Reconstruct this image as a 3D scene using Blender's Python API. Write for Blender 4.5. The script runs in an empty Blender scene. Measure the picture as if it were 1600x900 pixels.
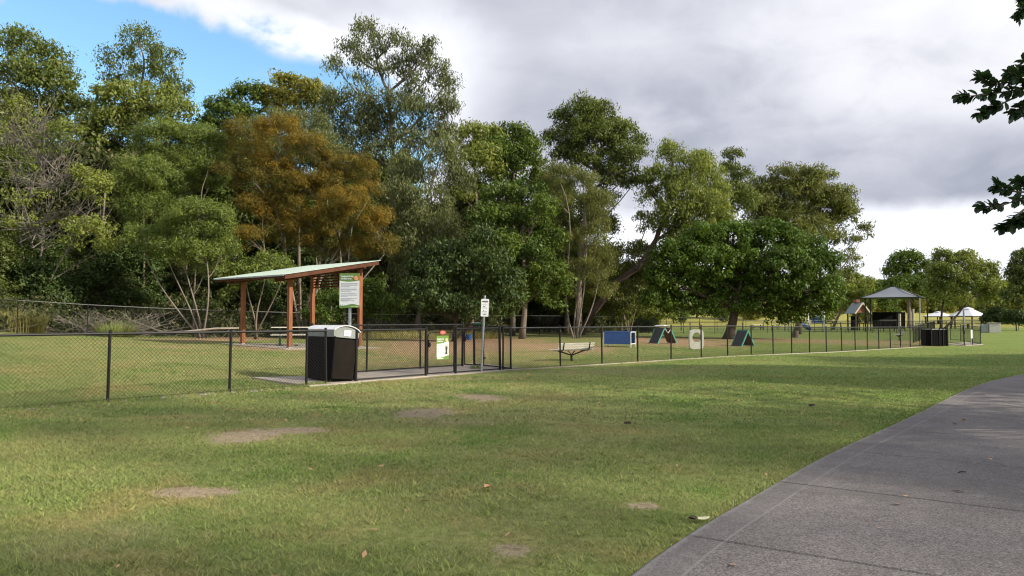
import bpy, math, random
import numpy as np
from mathutils import Vector, Matrix
R = math.radians
rs = random.Random(7)
C = bpy.context.scene.collection
scene = bpy.context.scene

# ------------------------------------------------------------------ camera, sky, sun, exposure
EYE = 1.55
PITCH = math.atan(47 / 1200)
FPX = 1200.0
cam_d = bpy.data.cameras.new('camera')
cam_d.sensor_width = 36; cam_d.lens = 27.0; cam_d.clip_start = 0.05; cam_d.clip_end = 3000
cam = bpy.data.objects.new('camera', cam_d); C.objects.link(cam)
cam.location = (0, 0, EYE); cam.rotation_euler = (R(90) + PITCH, 0, 0)
scene.camera = cam
scene.view_settings.view_transform = 'Standard'
scene.view_settings.look = 'None'
scene.view_settings.gamma = 1.0
scene.view_settings.exposure = 0.4
scene.view_settings.use_curve_mapping = False
scene.render.engine = 'CYCLES'
scene.cycles.use_denoising = True
scene.cycles.pixel_filter_type = 'BLACKMAN_HARRIS'; scene.cycles.filter_width = 1.15
scene.cycles.max_bounces = 6
scene.cycles.diffuse_bounces = 3
scene.cycles.transmission_bounces = 4
scene.cycles.transparent_max_bounces = 8
scene.cycles.sample_clamp_indirect = 6

SUN_EL = R(28); SUN_BACK = R(20)
sun_vec = Vector((math.cos(SUN_EL) * math.cos(SUN_BACK), -math.cos(SUN_EL) * math.sin(SUN_BACK), math.sin(SUN_EL)))
sun_d = bpy.data.lights.new('sun', 'SUN'); sun_d.energy = 5.0; sun_d.angle = R(0.9); sun_d.color = (1.0, 0.90, 0.72)
sun = bpy.data.objects.new('sun', sun_d); C.objects.link(sun)
sun.rotation_euler = sun_vec.to_track_quat('Z', 'Y').to_euler()

class NT:
    """small helper that writes node trees"""
    def __init__(s, nt): s.nt = nt; s.n = nt.nodes; s.l = nt.links
    def new(s, t, **k):
        n = s.n.new(t)
        for a, b in k.items(): setattr(n, a, b)
        return n
    def put(s, sock, v):
        if isinstance(v, bpy.types.NodeSocket): s.l.new(v, sock)
        elif v is not None:
            if sock.type == 'RGBA' and len(v) == 3: v = (*v, 1)
            sock.default_value = v
    def math(s, op, a, b=None, c=None, clamp=False):
        n = s.new('ShaderNodeMath', operation=op, use_clamp=clamp)
        s.put(n.inputs[0], a)
        if b is not None: s.put(n.inputs[1], b)
        if c is not None: s.put(n.inputs[2], c)
        return n.outputs[0]
    def vmath(s, op, a, b=None):
        n = s.new('ShaderNodeVectorMath', operation=op)
        s.put(n.inputs[0], a)
        if b is not None: s.put(n.inputs[1], b)
        return n.outputs['Value'] if op in ('LENGTH', 'DOT_PRODUCT') else n.outputs[0]
    def noise(s, vec, scale, detail=4, rough=0.55, dist=0.0):
        n = s.new('ShaderNodeTexNoise')
        s.put(n.inputs['Vector'], vec); n.inputs['Scale'].default_value = scale
        n.inputs['Detail'].default_value = detail; n.inputs['Roughness'].default_value = rough
        n.inputs['Distortion'].default_value = dist
        return n.outputs[0]
    def ramp(s, f, a, b, lo=0.0, hi=1.0, smooth=True):
        n = s.new('ShaderNodeMapRange', clamp=True)
        if smooth: n.interpolation_type = 'SMOOTHSTEP'
        s.put(n.inputs[0], f)
        for i, v in enumerate((a, b, lo, hi)): s.put(n.inputs[1 + i], v)
        return n.outputs[0]
    def mix(s, f, a, b, mode='MIX'):
        n = s.new('ShaderNodeMix', data_type='RGBA', blend_type=mode)
        s.put(n.inputs[0], f); s.put(n.inputs[6], a); s.put(n.inputs[7], b)
        return n.outputs[2]

world = bpy.data.worlds.new('World'); scene.world = world; world.use_nodes = True
w = NT(world.node_tree); w.n.clear()
sky = w.new('ShaderNodeTexSky', sky_type='NISHITA', sun_disc=False)
sky.sun_elevation = SUN_EL; sky.sun_rotation = R(90) + SUN_BACK
sky.air_density = 1.0; sky.dust_density = 0.6; sky.ozone_density = 1.5
tc = w.new('ShaderNodeTexCoord').outputs['Generated']
sep = w.new('ShaderNodeSeparateXYZ'); w.l.new(tc, sep.inputs[0])
X, Y, Z = sep.outputs
az = w.math('ARCTAN2', X, Y)
el = w.math('ARCSINE', Z)
comb = w.new('ShaderNodeCombineXYZ'); w.l.new(az, comb.inputs[0]); w.l.new(el, comb.inputs[1])
ae = comb.outputs[0]
# the cloud sheet is laid out on a plane above the place so that it recedes to the horizon
den = w.math('ADD', w.math('MAXIMUM', Z, 0.0), 0.34)
cp = w.new('ShaderNodeCombineXYZ')
w.l.new(w.math('DIVIDE', X, den), cp.inputs[0]); w.l.new(w.math('DIVIDE', Y, den), cp.inputs[1])
cl = cp.outputs[0]
n1 = w.noise(cl, 1.9, 6, 0.5, 0.5)
n2 = w.noise(cl, 4.2, 7, 0.55, 0.4)
n3 = w.noise(ae, 6.5, 7, 0.55, 0.3)
def sky_blob(px, py, rx, ry, soft=0.5, wob=0.5, ang=0.0):
    a0 = math.atan((px - 800) / FPX); e0 = math.atan((497 - py) / FPX * math.cos(a0))
    v = w.vmath('SUBTRACT', ae, (a0, e0, 0))
    if ang:
        m = w.new('ShaderNodeMapping'); w.l.new(v, m.inputs[0]); m.inputs['Rotation'].default_value = (0, 0, ang); v = m.outputs[0]
    v = w.vmath('MULTIPLY', v, (FPX / rx, FPX / ry, 1))
    d = w.vmath('LENGTH', v)
    d = w.math('ADD', d, w.math('MULTIPLY', w.math('SUBTRACT', n3, 0.5), wob * 2))
    return w.ramp(d, 1 - soft, 1 + soft, 1, 0)
blue = sky_blob(225, 215, 420, 180, 0.07, 0.45)
wisp = w.math('MULTIPLY', sky_blob(440, 44, 130, 26, 0.45, 1.0, 0.2), 0.9)
blue = w.math('MULTIPLY', blue, w.math('SUBTRACT', 1.0, w.math('MULTIPLY', wisp, w.ramp(n2, 0.36, 0.5))))
blue = w.math('MULTIPLY', blue, w.ramp(n2, 0.72, 0.58, 0.7, 1))
dark = w.math('MAXIMUM', sky_blob(1080, 170, 420, 95, 0.7, 0.5), sky_blob(1390, 262, 330, 75, 0.45, 0.35, 0.1))
dark = w.math('MAXIMUM', dark, w.math('MULTIPLY', sky_blob(930, 20, 420, 60, 0.8, 0.5), 0.45))
bright = sky_blob(1500, 60, 330, 110, 0.8, 0.9)
bright2 = w.math('MULTIPLY', sky_blob(640, 110, 110, 90, 0.7, 0.7), 0.9)
low = w.ramp(w.math('ADD', el, w.math('MULTIPLY', w.math('SUBTRACT', n3, 0.5), 0.06)), 0.115, 0.145, 1, 0)
cc = w.mix(w.ramp(n1, 0.35, 0.65), (0.49, 0.507, 0.57), (0.70, 0.712, 0.755))
cc = w.mix(w.ramp(n2, 0.35, 0.75, 0, 0.45), cc, (0.82, 0.82, 0.88))
cc = w.mix(w.math('MULTIPLY', dark, 0.95), cc, w.mix(w.ramp(n2, 0.3, 0.7), (0.30, 0.322, 0.40), (0.41, 0.428, 0.50)))
cc = w.mix(w.math('MULTIPLY', bright, w.ramp(n2, 0.25, 0.6, 0.35, 0.8)), cc, (0.80, 0.80, 0.85))
cc = w.mix(bright2, cc, (0.86, 0.875, 0.93))
cc = w.mix(w.math('MULTIPLY', wisp, w.ramp(n2, 0.3, 0.55, 0.3, 1)), cc, (0.86, 0.88, 0.93))
cc = w.mix(low, cc, w.mix(w.ramp(n3, 0.35, 0.65), (0.78, 0.82, 0.93), (0.95, 0.96, 1.0)))
bgs = w.new('ShaderNodeBackground'); bgs.inputs['Strength'].default_value = 0.15
w.l.new(w.mix(1.0, sky.outputs[0], (0.96, 1.2, 1.2), 'MULTIPLY'), bgs.inputs['Color'])
bgc = w.new('ShaderNodeBackground'); bgc.inputs['Strength'].default_value = 1.0
w.l.new(cc, bgc.inputs['Color'])
mx = w.new('ShaderNodeMixShader'); w.l.new(blue, mx.inputs[0]); w.l.new(bgc.outputs[0], mx.inputs[1]); w.l.new(bgs.outputs[0], mx.inputs[2])
wo = w.new('ShaderNodeOutputWorld'); w.l.new(mx.outputs[0], wo.inputs[0])

# ------------------------------------------------------------------ where things stand
def ray(px, py=497.0):
    """direction of the view ray through a pixel of the 1600x900 photograph"""
    x = (px - 800) / FPX; y = (450 - py) / FPX
    c, s = math.cos(PITCH), math.sin(PITCH)
    return Vector((x, c - y * s, s + y * c))
def at(px, py, d):
    r = ray(px, py); return Vector((0, 0, EYE)) + r * (d / r.y)
A0 = np.array([-0.04, 21.8]); S2 = math.sqrt(0.5)
def interp(t, xs, ys): return np.interp(t, xs, ys)
def sstep(a, b, x):
    u = np.clip((x - a) / (b - a), 0, 1); return u * u * (3 - 2 * u)
def ground(x, y):
    x = np.asarray(x, float); y = np.asarray(y, float)
    t = ((x - A0[0]) + (y - A0[1])) * S2; p = (-(x - A0[0]) + (y - A0[1])) * S2
    zf = interp(t, [-40, -20, 0, 12, 22, 46, 75, 110, 400], [.08, .08, .07, .04, -.1, -.25, .12, 0, 0])
    near = sstep(-16, -2, p)
    zf = zf * np.where(t > 15, 1, near)
    zr = .2 + .6 * np.exp(-np.clip(t + 6, -4, 200) / 10) - sstep(30, 60, t) * .2
    u = np.clip(p / 24.6, 0, 1)
    f = 1 - (1 - u) ** 2
    z = zf * (1 - f) + np.where(p > 0, zr, 0) * f
    z = z + np.clip(p - 24.6, 0, 60) * 0.03 * (1 - sstep(25, 50, t))
    z = z + sstep(125, 230, y) * 3.0 + np.clip(y - 230, 0, 500) * 0.012
    return z
def gz(x, y): return float(ground(x, y))
def hit(px, py):
    """point of the ground seen at a pixel"""
    r = ray(px, py); r = r / r.y; d = 3.0
    for _ in range(4000):
        P = Vector((0, 0, EYE)) + r * d
        if P.z <= gz(P.x, P.y): break
        d += 0.02 + d * 0.002
    return P
def on(px, d):
    x = (px - 800) / FPX * d
    return Vector((x, d, gz(x, d)))
DL = np.array([-.65, -.757]); DR = np.array([.711, .703])
def on_line(px, right=None):
    """point of the long front fence line at a pixel column"""
    k = (px - 800) / FPX
    D = DR if (px >= 799 if right is None else right) else DL
    s = (k * A0[1] - A0[0]) / (D[0] - k * D[1])
    P = A0 + D * s
    return (float(P[0]), float(P[1]))
def rear_line(px=None, t=None, p=24.6):
    if px is not None:
        k = (px - 800) / FPX
        Yv = (p / S2 + A0[1] - A0[0]) / (1 - k); return (k * Yv, Yv)
    return (float(A0[0] + (t - p) * S2), float(A0[1] + (t + p) * S2))

# ------------------------------------------------------------------ tagging and mesh helpers
def tag(o, label=None, cat=None, group=None, kind=None):
    if label: o['label'] = label
    if cat: o['category'] = cat
    if group: o['group'] = group
    if kind: o['kind'] = kind
    return o
def thing(name, label, cat, loc=(0, 0, 0), rz=0.0, group=None, rot=None):
    o = bpy.data.objects.new(name, None); C.objects.link(o)
    o.location = loc; o.rotation_euler = rot or (0, 0, rz); o.empty_display_size = 0.2
    return tag(o, label, cat, group)
def dup(root, loc, rz=0.0, label=None, scale=None):
    c = root.copy(); C.objects.link(c); c.location = loc; c.rotation_euler = (0, 0, rz)
    if label: c['label'] = label
    if scale: c.scale = scale
    for ch in list(root.children):
        d = ch.copy(); C.objects.link(d); d.parent = c
        for g in list(ch.children):
            e = g.copy(); C.objects.link(e); e.parent = d
    return c
class MB:
    def __init__(s): s.v = []; s.f = []
    def add(s, vs, fs):
        o = len(s.v); s.v += [tuple(v) for v in vs]; s.f += [tuple(i + o for i in f) for f in fs]; return s
    def box(s, c, size, rot=None, taper=1.0):
        hx, hy, hz = size[0] / 2, size[1] / 2, size[2] / 2
        vs = [Vector((sx * hx * (taper if sz > 0 else 1), sy * hy * (taper if sz > 0 else 1), sz * hz)) for sz in (-1, 1) for sy in (-1, 1) for sx in (-1, 1)]
        if rot is not None:
            m = rot if isinstance(rot, Matrix) else Matrix.Rotation(rot, 3, 'Z')
            vs = [m @ v for v in vs]
        c = Vector(c)
        return s.add([v + c for v in vs], [(0, 2, 3, 1), (4, 5, 7, 6), (0, 1, 5, 4), (2, 6, 7, 3), (0, 4, 6, 2), (1, 3, 7, 5)])
    def beam(s, a, b, wd, ht, up=(0, 0, 1)):
        a = Vector(a); b = Vector(b); d = (b - a); L = d.length; d.normalize()
        sd = d.cross(Vector(up))
        if sd.length < 1e-4: sd = d.cross(Vector((0, 1, 0)))
        sd.normalize(); u = sd.cross(d)
        m = Matrix((sd, d, u)).transposed()
        return s.box((a + b) / 2, (wd, L, ht), m)
    def tube(s, pts, r, n=8, caps=True):
        pts = [Vector(p) for p in pts]; k = len(pts)
        rr = r if hasattr(r, '__len__') else [r] * k
        o = len(s.v); ref = None
        for i, p in enumerate(pts):
            d = (pts[min(i + 1, k - 1)] - pts[max(i - 1, 0)]).normalized()
            if ref is None: ref = d.orthogonal().normalized()
            ref = (ref - d * ref.dot(d))
            if ref.length < 1e-5: ref = d.orthogonal()
            ref.normalize(); q = d.cross(ref)
            for j in range(n):
                a = 2 * math.pi * j / n
                s.v.append(tuple(p + (ref * math.cos(a) + q * math.sin(a)) * rr[i]))
        for i in range(k - 1):
            for j in range(n):
                a = o + i * n + j; b = o + i * n + (j + 1) % n
                s.f.append((a, b, b + n, a + n))
        if caps:
            s.f.append(tuple(o + j for j in range(n))[::-1]); s.f.append(tuple(o + (k - 1) * n + j for j in range(n)))
        return s
    def prism(s, poly, y0, y1):
        """polygon in x,z pushed from y0 to y1"""
        n = len(poly)
        vs = [(p[0], y0, p[1]) for p in poly] + [(p[0], y1, p[1]) for p in poly]
        fs = [tuple(range(n)), tuple(range(2 * n - 1, n - 1, -1))] + [(i, i + n, (i + 1) % n + n, (i + 1) % n) for i in range(n)]
        return s.add(vs, fs)
    def build(s, name, mat, parent=None, smooth=False, bevel=0.0, bseg=2, auto=None):
        me = bpy.data.meshes.new(name); me.from_pydata(s.v, [], s.f); me.update()
        o = bpy.data.objects.new(name, me); C.objects.link(o); o.parent = parent
        import bmesh
        bm = bmesh.new(); bm.from_mesh(me); bmesh.ops.recalc_face_normals(bm, faces=bm.faces); bm.to_mesh(me); bm.free()
        me.materials.append(mat)
        if smooth: me.polygons.foreach_set('use_smooth', [True] * len(me.polygons))
        if smooth and auto:
            me.set_sharp_from_angle(angle=auto)
        if bevel:
            m = o.modifiers.new('bevel', 'BEVEL'); m.width = bevel; m.segments = bseg; m.limit_method = 'ANGLE'; m.angle_limit = R(35)
        return o
def np_mesh(name, verts, nper, mat, parent=None, attrs=None, smooth=False):
    """mesh of separate faces, nper vertices each, from a flat numpy array"""
    verts = np.ascontiguousarray(verts, dtype=np.float32).reshape(-1, 3)
    nf = len(verts) // nper
    me = bpy.data.meshes.new(name)
    me.vertices.add(len(verts)); me.vertices.foreach_set('co', verts.ravel())
    me.loops.add(len(verts)); me.loops.foreach_set('vertex_index', np.arange(len(verts), dtype=np.int32))
    me.polygons.add(nf); me.polygons.foreach_set('loop_start', np.arange(0, nf * nper, nper, dtype=np.int32))
    me.update(calc_edges=True)
    for k, a in (attrs or {}).items():
        at_ = me.attributes.new(k, 'FLOAT', 'FACE'); at_.data.foreach_set('value', np.asarray(a, np.float32))
    if smooth: me.polygons.foreach_set('use_smooth', [True] * nf)
    me.materials.append(mat)
    o = bpy.data.objects.new(name, me); C.objects.link(o); o.parent = parent
    return o

# ------------------------------------------------------------------ materials
def mat(name, col, rough=0.6, metal=0.0, spec=0.4, var=0.0, vscale=6.0, bump=0.0, bscale=40.0, obj=True, col2=None, stretch=None):
    m = bpy.data.materials.new(name); m.use_nodes = True; t = NT(m.node_tree)
    b = t.n['Principled BSDF']
    b.inputs['Roughness'].default_value = rough; b.inputs['Metallic'].default_value = metal
    b.inputs['Specular IOR Level'].default_value = spec
    vec = t.new('ShaderNodeTexCoord').outputs['Object']
    if stretch:
        mp = t.new('ShaderNodeMapping'); t.l.new(vec, mp.inputs[0]); mp.inputs['Scale'].default_value = stretch; vec = mp.outputs[0]
    if var or col2:
        f = t.noise(vec, vscale, 6, 0.6)
        c2 = col2 or tuple(max(0, c * (1 - var)) for c in col)
        c1 = col if col2 else tuple(min(1, c * (1 + var)) for c in col)
        t.put(b.inputs['Base Color'], t.mix(t.ramp(f, 0.3, 0.7), c1, c2))
    else: t.put(b.inputs['Base Color'], col)
    if bump:
        bn = t.new('ShaderNodeBump'); bn.inputs['Strength'].default_value = bump; bn.inputs['Distance'].default_value = 0.02
        t.put(bn.inputs['Height'], t.noise(vec, bscale, 4, 0.6)); t.l.new(bn.outputs[0], b.inputs['Normal'])
    return m
M = {}
M['black_pvc'] = mat('black_pvc', (0.010, 0.010, 0.011), 0.5, spec=0.25, var=0.25, vscale=8)
M['wire'] = mat('black_wire', (0.008, 0.008, 0.009), 0.6, spec=0.2)
M['grey_rail'] = mat('sheen_rail', (0.04, 0.04, 0.043), 0.45, spec=0.45, var=0.3)  # black rail lightened: sky sheen put into the grey
M['bin_body'] = mat('bin_body', (0.008, 0.0065, 0.0055), 0.65, spec=0.08, var=0.25, vscale=3, col2=(0.015, 0.012, 0.010), stretch=(1, 1, .3))
M['bin_side'] = mat('bin_side', (0.005, 0.005, 0.006), 0.7, spec=0.06, var=0.2)
M['bin_lid'] = mat('bin_lid', (0.60, 0.62, 0.66), 0.42, spec=0.5, var=0.08, vscale=4)
M['bin_lid_front'] = mat('bin_lid_front', (0.22, 0.24, 0.245), 0.5, var=0.08, vscale=4)
M['white'] = mat('white_paint', (0.78, 0.80, 0.84), 0.45, var=0.04)
M['ink'] = mat('ink', (0.03, 0.03, 0.035), 0.6)
M['ink_grey'] = mat('ink_grey', (0.16, 0.18, 0.21), 0.6)
M['sign_green'] = mat('sign_green', (0.14, 0.25, 0.055), 0.45, var=0.05)
M['sign_pale_green'] = mat('sign_pale_green', (0.5, 0.62, 0.35), 0.5)
M['sign_red'] = mat('sign_red', (0.55, 0.10, 0.10), 0.5)
M['sign_orange'] = mat('sign_orange', (0.75, 0.22, 0.06), 0.5)
M['sign_skin'] = mat('sign_tan', (0.75, 0.5, 0.32), 0.5)
M['galv'] = mat('galvanised', (0.30, 0.32, 0.34), 0.45, metal=0.4, var=0.15)
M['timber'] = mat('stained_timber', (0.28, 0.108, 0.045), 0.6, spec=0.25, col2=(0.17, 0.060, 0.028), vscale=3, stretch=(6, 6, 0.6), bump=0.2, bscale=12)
M['timber_shaded'] = mat('stained_timber_shaded', (0.105, 0.042, 0.024), 0.65, spec=0.15, col2=(0.07, 0.027, 0.016), vscale=4, bump=0.2, bscale=15)  # shade on the beams is put into this darker timber colour
M['roof'] = mat('pale_green_steel', (0.46, 0.56, 0.48), 0.38, spec=0.5, var=0.07, vscale=1.5)
M['alu'] = mat('aluminium_slat', (0.62, 0.60, 0.54), 0.4, metal=0.2, var=0.08)
M['dark_green'] = mat('dark_green_steel', (0.012, 0.045, 0.03), 0.45)
M['blue'] = mat('blue_panel', (0.03, 0.115, 0.38), 0.42, var=0.08, vscale=5)
M['shaded_inside'] = mat('shaded_inside', (0.02, 0.022, 0.02), 0.8)  # shade inside the tunnel put into the colour
M['mint'] = mat('mint_edge', (0.05, 0.29, 0.21), 0.5, var=0.08)
M['rubber'] = mat('ramp_rubber', (0.045, 0.048, 0.058), 0.75, var=0.2, bump=0.3)
M['ramp_brown'] = mat('ramp_brown', (0.13, 0.055, 0.03), 0.7, var=0.2, bump=0.3)
M['pale_grey'] = mat('pale_grey_plastic', (0.50, 0.49, 0.45), 0.5, var=0.08)
M['sail'] = mat('grey_sail', (0.17, 0.19, 0.22), 0.6, var=0.06, vscale=0.5)
M['white_roof'] = mat('white_canopy', (0.66, 0.68, 0.76), 0.5, var=0.05, vscale=0.6)
M['hut_roof'] = mat('slate_roof', (0.16, 0.19, 0.20), 0.5, var=0.15)
M['hut_gable'] = mat('gable_brown', (0.20, 0.07, 0.045), 0.7, var=0.2)
M['cream'] = mat('cream_trim', (0.55, 0.48, 0.38), 0.6)
M['screen'] = mat('dark_screen', (0.005, 0.005, 0.006), 0.9, spec=.1, var=0.15)
M['concrete_pale'] = mat('pale_concrete', (0.34, 0.30, 0.26), 0.85, var=0.15, vscale=2.5, bump=0.3, bscale=60)
M['bark_pale'] = mat('bark_pale', (0.42, 0.37, 0.32), 0.85, col2=(0.22, 0.19, 0.16), vscale=1.5, bump=0.5, bscale=9, stretch=(1, 1, .35))
M['bark_mid'] = mat('bark_mid', (0.20, 0.16, 0.13), 0.9, col2=(0.10, 0.08, 0.065), vscale=1.5, bump=0.6, bscale=8, stretch=(1, 1, .35))
M['bark_mid2'] = mat('bark_grey', (0.27, 0.23, 0.20), 0.9, col2=(0.13, 0.11, 0.095), vscale=1.5, bump=0.5, bscale=8, stretch=(1, 1, .35))
M['bark_dark'] = mat('bark_dark', (0.075, 0.052, 0.038), 0.9, col2=(0.04, 0.028, 0.022), vscale=1.5, bump=0.6, bscale=8, stretch=(1, 1, .35))
M['dead_wood'] = mat('dead_wood', (0.23, 0.205, 0.18), 0.9, col2=(0.13, 0.115, 0.10), vscale=2)
M['dry_leaf'] = mat('dry_leaf', (0.42, 0.25, 0.13), 0.7, var=0.2)
M['pale_leaf'] = mat('pale_leaf', (0.58, 0.56, 0.36), 0.6, var=0.1)
M['peb'] = mat('stone', (0.30, 0.28, 0.26), 0.9, var=0.3)

def leaf_mat(name, a, b, c=None, trans=0.34, rough=0.6, spec=0.18):
    """leaf colour runs from a to b with the twig it hangs on and shifts a little leaf by leaf"""
    m = bpy.data.materials.new(name); m.use_nodes = True; t = NT(m.node_tree); t.n.clear()
    at1 = t.new('ShaderNodeAttribute', attribute_name='tw').outputs['Fac']
    at2 = t.new('ShaderNodeAttribute', attribute_name='lf').outputs['Fac']
    col = t.mix(at1, a, b)
    if c: col = t.mix(t.ramp(at2, 0.72, 0.95), col, c)
    hs = t.new('ShaderNodeHueSaturation'); t.l.new(col, hs.inputs['Color'])
    t.put(hs.inputs['Value'], t.ramp(at2, 0, 1, 0.72, 1.3, smooth=False))
    t.put(hs.inputs['Hue'], t.ramp(at2, 0, 1, 0.49, 0.51, smooth=False))
    p = t.new('ShaderNodeBsdfPrincipled'); t.l.new(hs.outputs[0], p.inputs['Base Color'])
    p.inputs['Roughness'].default_value = rough; p.inputs['Specular IOR Level'].default_value = spec
    tr = t.new('ShaderNodeBsdfTranslucent')
    t.l.new(t.mix(1.0, hs.outputs[0], (1.25, 1.2, 0.55), 'MULTIPLY'), tr.inputs['Color'])
    mxs = t.new('ShaderNodeMixShader'); mxs.inputs[0].default_value = trans
    t.l.new(p.outputs[0], mxs.inputs[1]); t.l.new(tr.outputs[0], mxs.inputs[2])
    o = t.new('ShaderNodeOutputMaterial'); t.l.new(mxs.outputs[0], o.inputs[0])
    return m
L = {}
L['euc'] = leaf_mat('gum_leaf', (0.080, 0.113, 0.027), (0.152, 0.197, 0.041), (0.17, 0.18, 0.09))
L['euc_grey'] = leaf_mat('grey_gum_leaf', (0.095, 0.117, 0.047), (0.158, 0.186, 0.067), (0.2, 0.21, 0.14))
L['green'] = leaf_mat('green_leaf', (0.053, 0.095, 0.018), (0.113, 0.171, 0.025), (0.13, 0.17, 0.06))
L['yellow'] = leaf_mat('yellow_green_leaf', (0.132, 0.161, 0.030), (0.264, 0.253, 0.045), (0.25, 0.22, 0.06))
L['light'] = leaf_mat('light_leaf', (0.137, 0.186, 0.036), (0.223, 0.262, 0.051), (0.22, 0.23, 0.12))
L['wattle'] = leaf_mat('wattle_leaf', (0.113, 0.161, 0.032), (0.190, 0.239, 0.048), (0.16, 0.2, 0.09))
L['orange'] = leaf_mat('casuarina_orange', (0.105, 0.100, 0.026), (0.265, 0.170, 0.024), (0.15, 0.16, 0.04))
L['olive'] = leaf_mat('olive_leaf', (0.103, 0.132, 0.033), (0.169, 0.202, 0.046), (0.2, 0.17, 0.09))
L['dark'] = leaf_mat('dark_leaf', (0.030, 0.053, 0.013), (0.063, 0.099, 0.020), (0.07, 0.11, 0.035), trans=0.28, spec=0.3, rough=0.5)
L['fig'] = leaf_mat('fig_leaf', (0.049, 0.086, 0.013), (0.096, 0.159, 0.017), (0.08, 0.14, 0.025), trans=0.32, spec=0.22, rough=0.5)
L['scrub'] = leaf_mat('scrub_leaf', (0.033, 0.051, 0.018), (0.075, 0.094, 0.030), (0.15, 0.13, 0.075))  # leaf green darkened, shade of the forest base put into the colour
L['near_fig'] = leaf_mat('large_fig_leaf', (0.022, 0.046, 0.022), (0.042, 0.085, 0.030), trans=0.3, spec=0.6, rough=0.32)
L['reed'] = leaf_mat('reed_blade', (0.20, 0.21, 0.06), (0.36, 0.33, 0.12), (0.42, 0.36, 0.2))
L['tussock'] = leaf_mat('tussock_blade', (0.16, 0.22, 0.07), (0.27, 0.31, 0.12), (0.4, 0.36, 0.2))

# patches of bare soil: centre and half size in metres
dirt = []
def dirt_px(x0, x1, y0, y1, kind=0, amt=1.0):
    a = hit(x0, (y0 + y1) / 2); b = hit(x1, (y0 + y1) / 2); n = hit((x0 + x1) / 2, y1); f = hit((x0 + x1) / 2, y0)
    c = (a + b) / 2
    dirt.append((c.x, (n.y + f.y) / 2, abs(b.x - a.x) / 2, abs(f.y - n.y) / 2, kind, amt))
for q in ((318, 440, 672, 694), (410, 520, 668, 679), (615, 712, 638, 653), (712, 790, 616, 626), (238, 355, 762, 778), (975, 1040, 785, 797), (770, 835, 848, 872, 0, .8),
          (620, 800, 655, 668, 0, .35), (0, 260, 815, 880, 0, .25),
          (560, 860, 524, 556, 1), (570, 780, 532, 562, 1, .9), (250, 460, 524, 535, 1, .9), (800, 960, 536, 552, 1, .9), (170, 420, 526, 533, 1), (340, 560, 537, 549, 1, .9), (420, 700, 560, 575, 1, .35), (960, 1130, 527, 541, 1), (1060, 1400, 529, 536, 1, .7),
          (1380, 1480, 533, 538, 1, .7), (1340, 1440, 539, 542, 1, .6), (600, 780, 590, 594, 0, .6), (200, 330, 540, 544, 1, .5)):
    dirt_px(*q[:4], *(q[4:] or (0, 1.0)))
print('dirt', [tuple(round(v, 1) for v in d) for d in dirt])

def lawn_colour(t, blade=False):
    pos = t.new('ShaderNodeNewGeometry').outputs['Position']
    flat = t.vmath('MULTIPLY', pos, (1, 1, 0))
    nb = t.noise(flat, 0.13, 4, 0.55, 0.3); nm = t.noise(flat, 0.55, 5, 0.6, 0.4); nf = t.noise(flat, 3.2, 6, 0.65, 0.2); ns = t.noise(flat, 34, 4, 0.7)
    col = t.mix(t.ramp(nb, 0.38, 0.62), (0.170, 0.220, 0.066), (0.240, 0.256, 0.096))
    col = t.mix(t.ramp(nm, 0.50, 0.66, 0, 0.75), col, (0.280, 0.245, 0.10))
    col = t.mix(t.ramp(nm, 0.46, 0.34, 0, 0.7), col, (0.125, 0.200, 0.042))
    col = t.mix(t.ramp(nf, 0.54, 0.70, 0, 0.55), col, (0.27, 0.235, 0.11))
    col = t.mix(t.ramp(nf, 0.44, 0.30, 0, 0.5), col, (0.13, 0.225, 0.042))
    sx = t.new('ShaderNodeSeparateXYZ'); t.l.new(flat, sx.inputs[0])
    # greener and more even on the right, drier on the left
    side = t.ramp(t.math('SUBTRACT', sx.outputs[0], t.math('MULTIPLY', sx.outputs[1], 0.15)), -2.0, 7.0)
    col = t.mix(t.math('MULTIPLY', side, 0.55), col, (0.125, 0.205, 0.034))
    far = t.ramp(sx.outputs[1], 105, 150, 0, .8); col = t.mix(far, col, (0.34, 0.31, 0.085))  # far field tint: dry yellow, with sunlight put into the colour
    masks = [None, None]
    n15 = t.noise(flat, 1.4, 5, 0.7, 0.5)
    wob = t.math('ADD', t.math('MULTIPLY', t.math('SUBTRACT', nf, 0.5), 2.6), t.math('MULTIPLY', t.math('SUBTRACT', n15, 0.5), 2.2))
    wob = t.math('ADD', wob, t.math('MULTIPLY', t.math('SUBTRACT', t.noise(flat, 13, 4, .7), 0.5), 1.8))
    for (cx, cy, rx, ry, kind, amt) in dirt:
        v = t.vmath('MULTIPLY', t.vmath('SUBTRACT', flat, (cx, cy, 0)), (1 / rx, 1 / ry, 0))
        d = t.math('ADD', t.vmath('LENGTH', v), wob)
        mk = t.ramp(d, 0.6, 1.3, amt, 0)
        masks[kind] = mk if masks[kind] is None else t.math('MAXIMUM', masks[kind], mk)
    k = 0.55 if blade else 1.0
    soil0 = t.mix(ns, (0.22, 0.175, 0.125), (0.44, 0.36, 0.27)); soil1 = t.mix(ns, (0.31, 0.195, 0.125), (0.46, 0.31, 0.205))
    if blade: soil0 = (0.27, 0.24, 0.12); soil1 = (0.30, 0.23, 0.11)
    col = t.mix(masks[0], col, soil0); col = t.mix(t.math('MULTIPLY', masks[1], 0.96), col, soil1)
    return col, ns, nf, pos
m = bpy.data.materials.new('lawn_ground'); m.use_nodes = True; t = NT(m.node_tree)
col, ns, nf, pos = lawn_colour(t)
fine = t.noise(pos, 90, 3, 0.7); mid = t.noise(pos, 14, 5, 0.7)
col = t.mix(1.0, col, t.mix(t.ramp(mid, 0.3, 0.7), (0.66, 0.68, 0.60), (1.18, 1.16, 1.2)), 'MULTIPLY')
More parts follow.
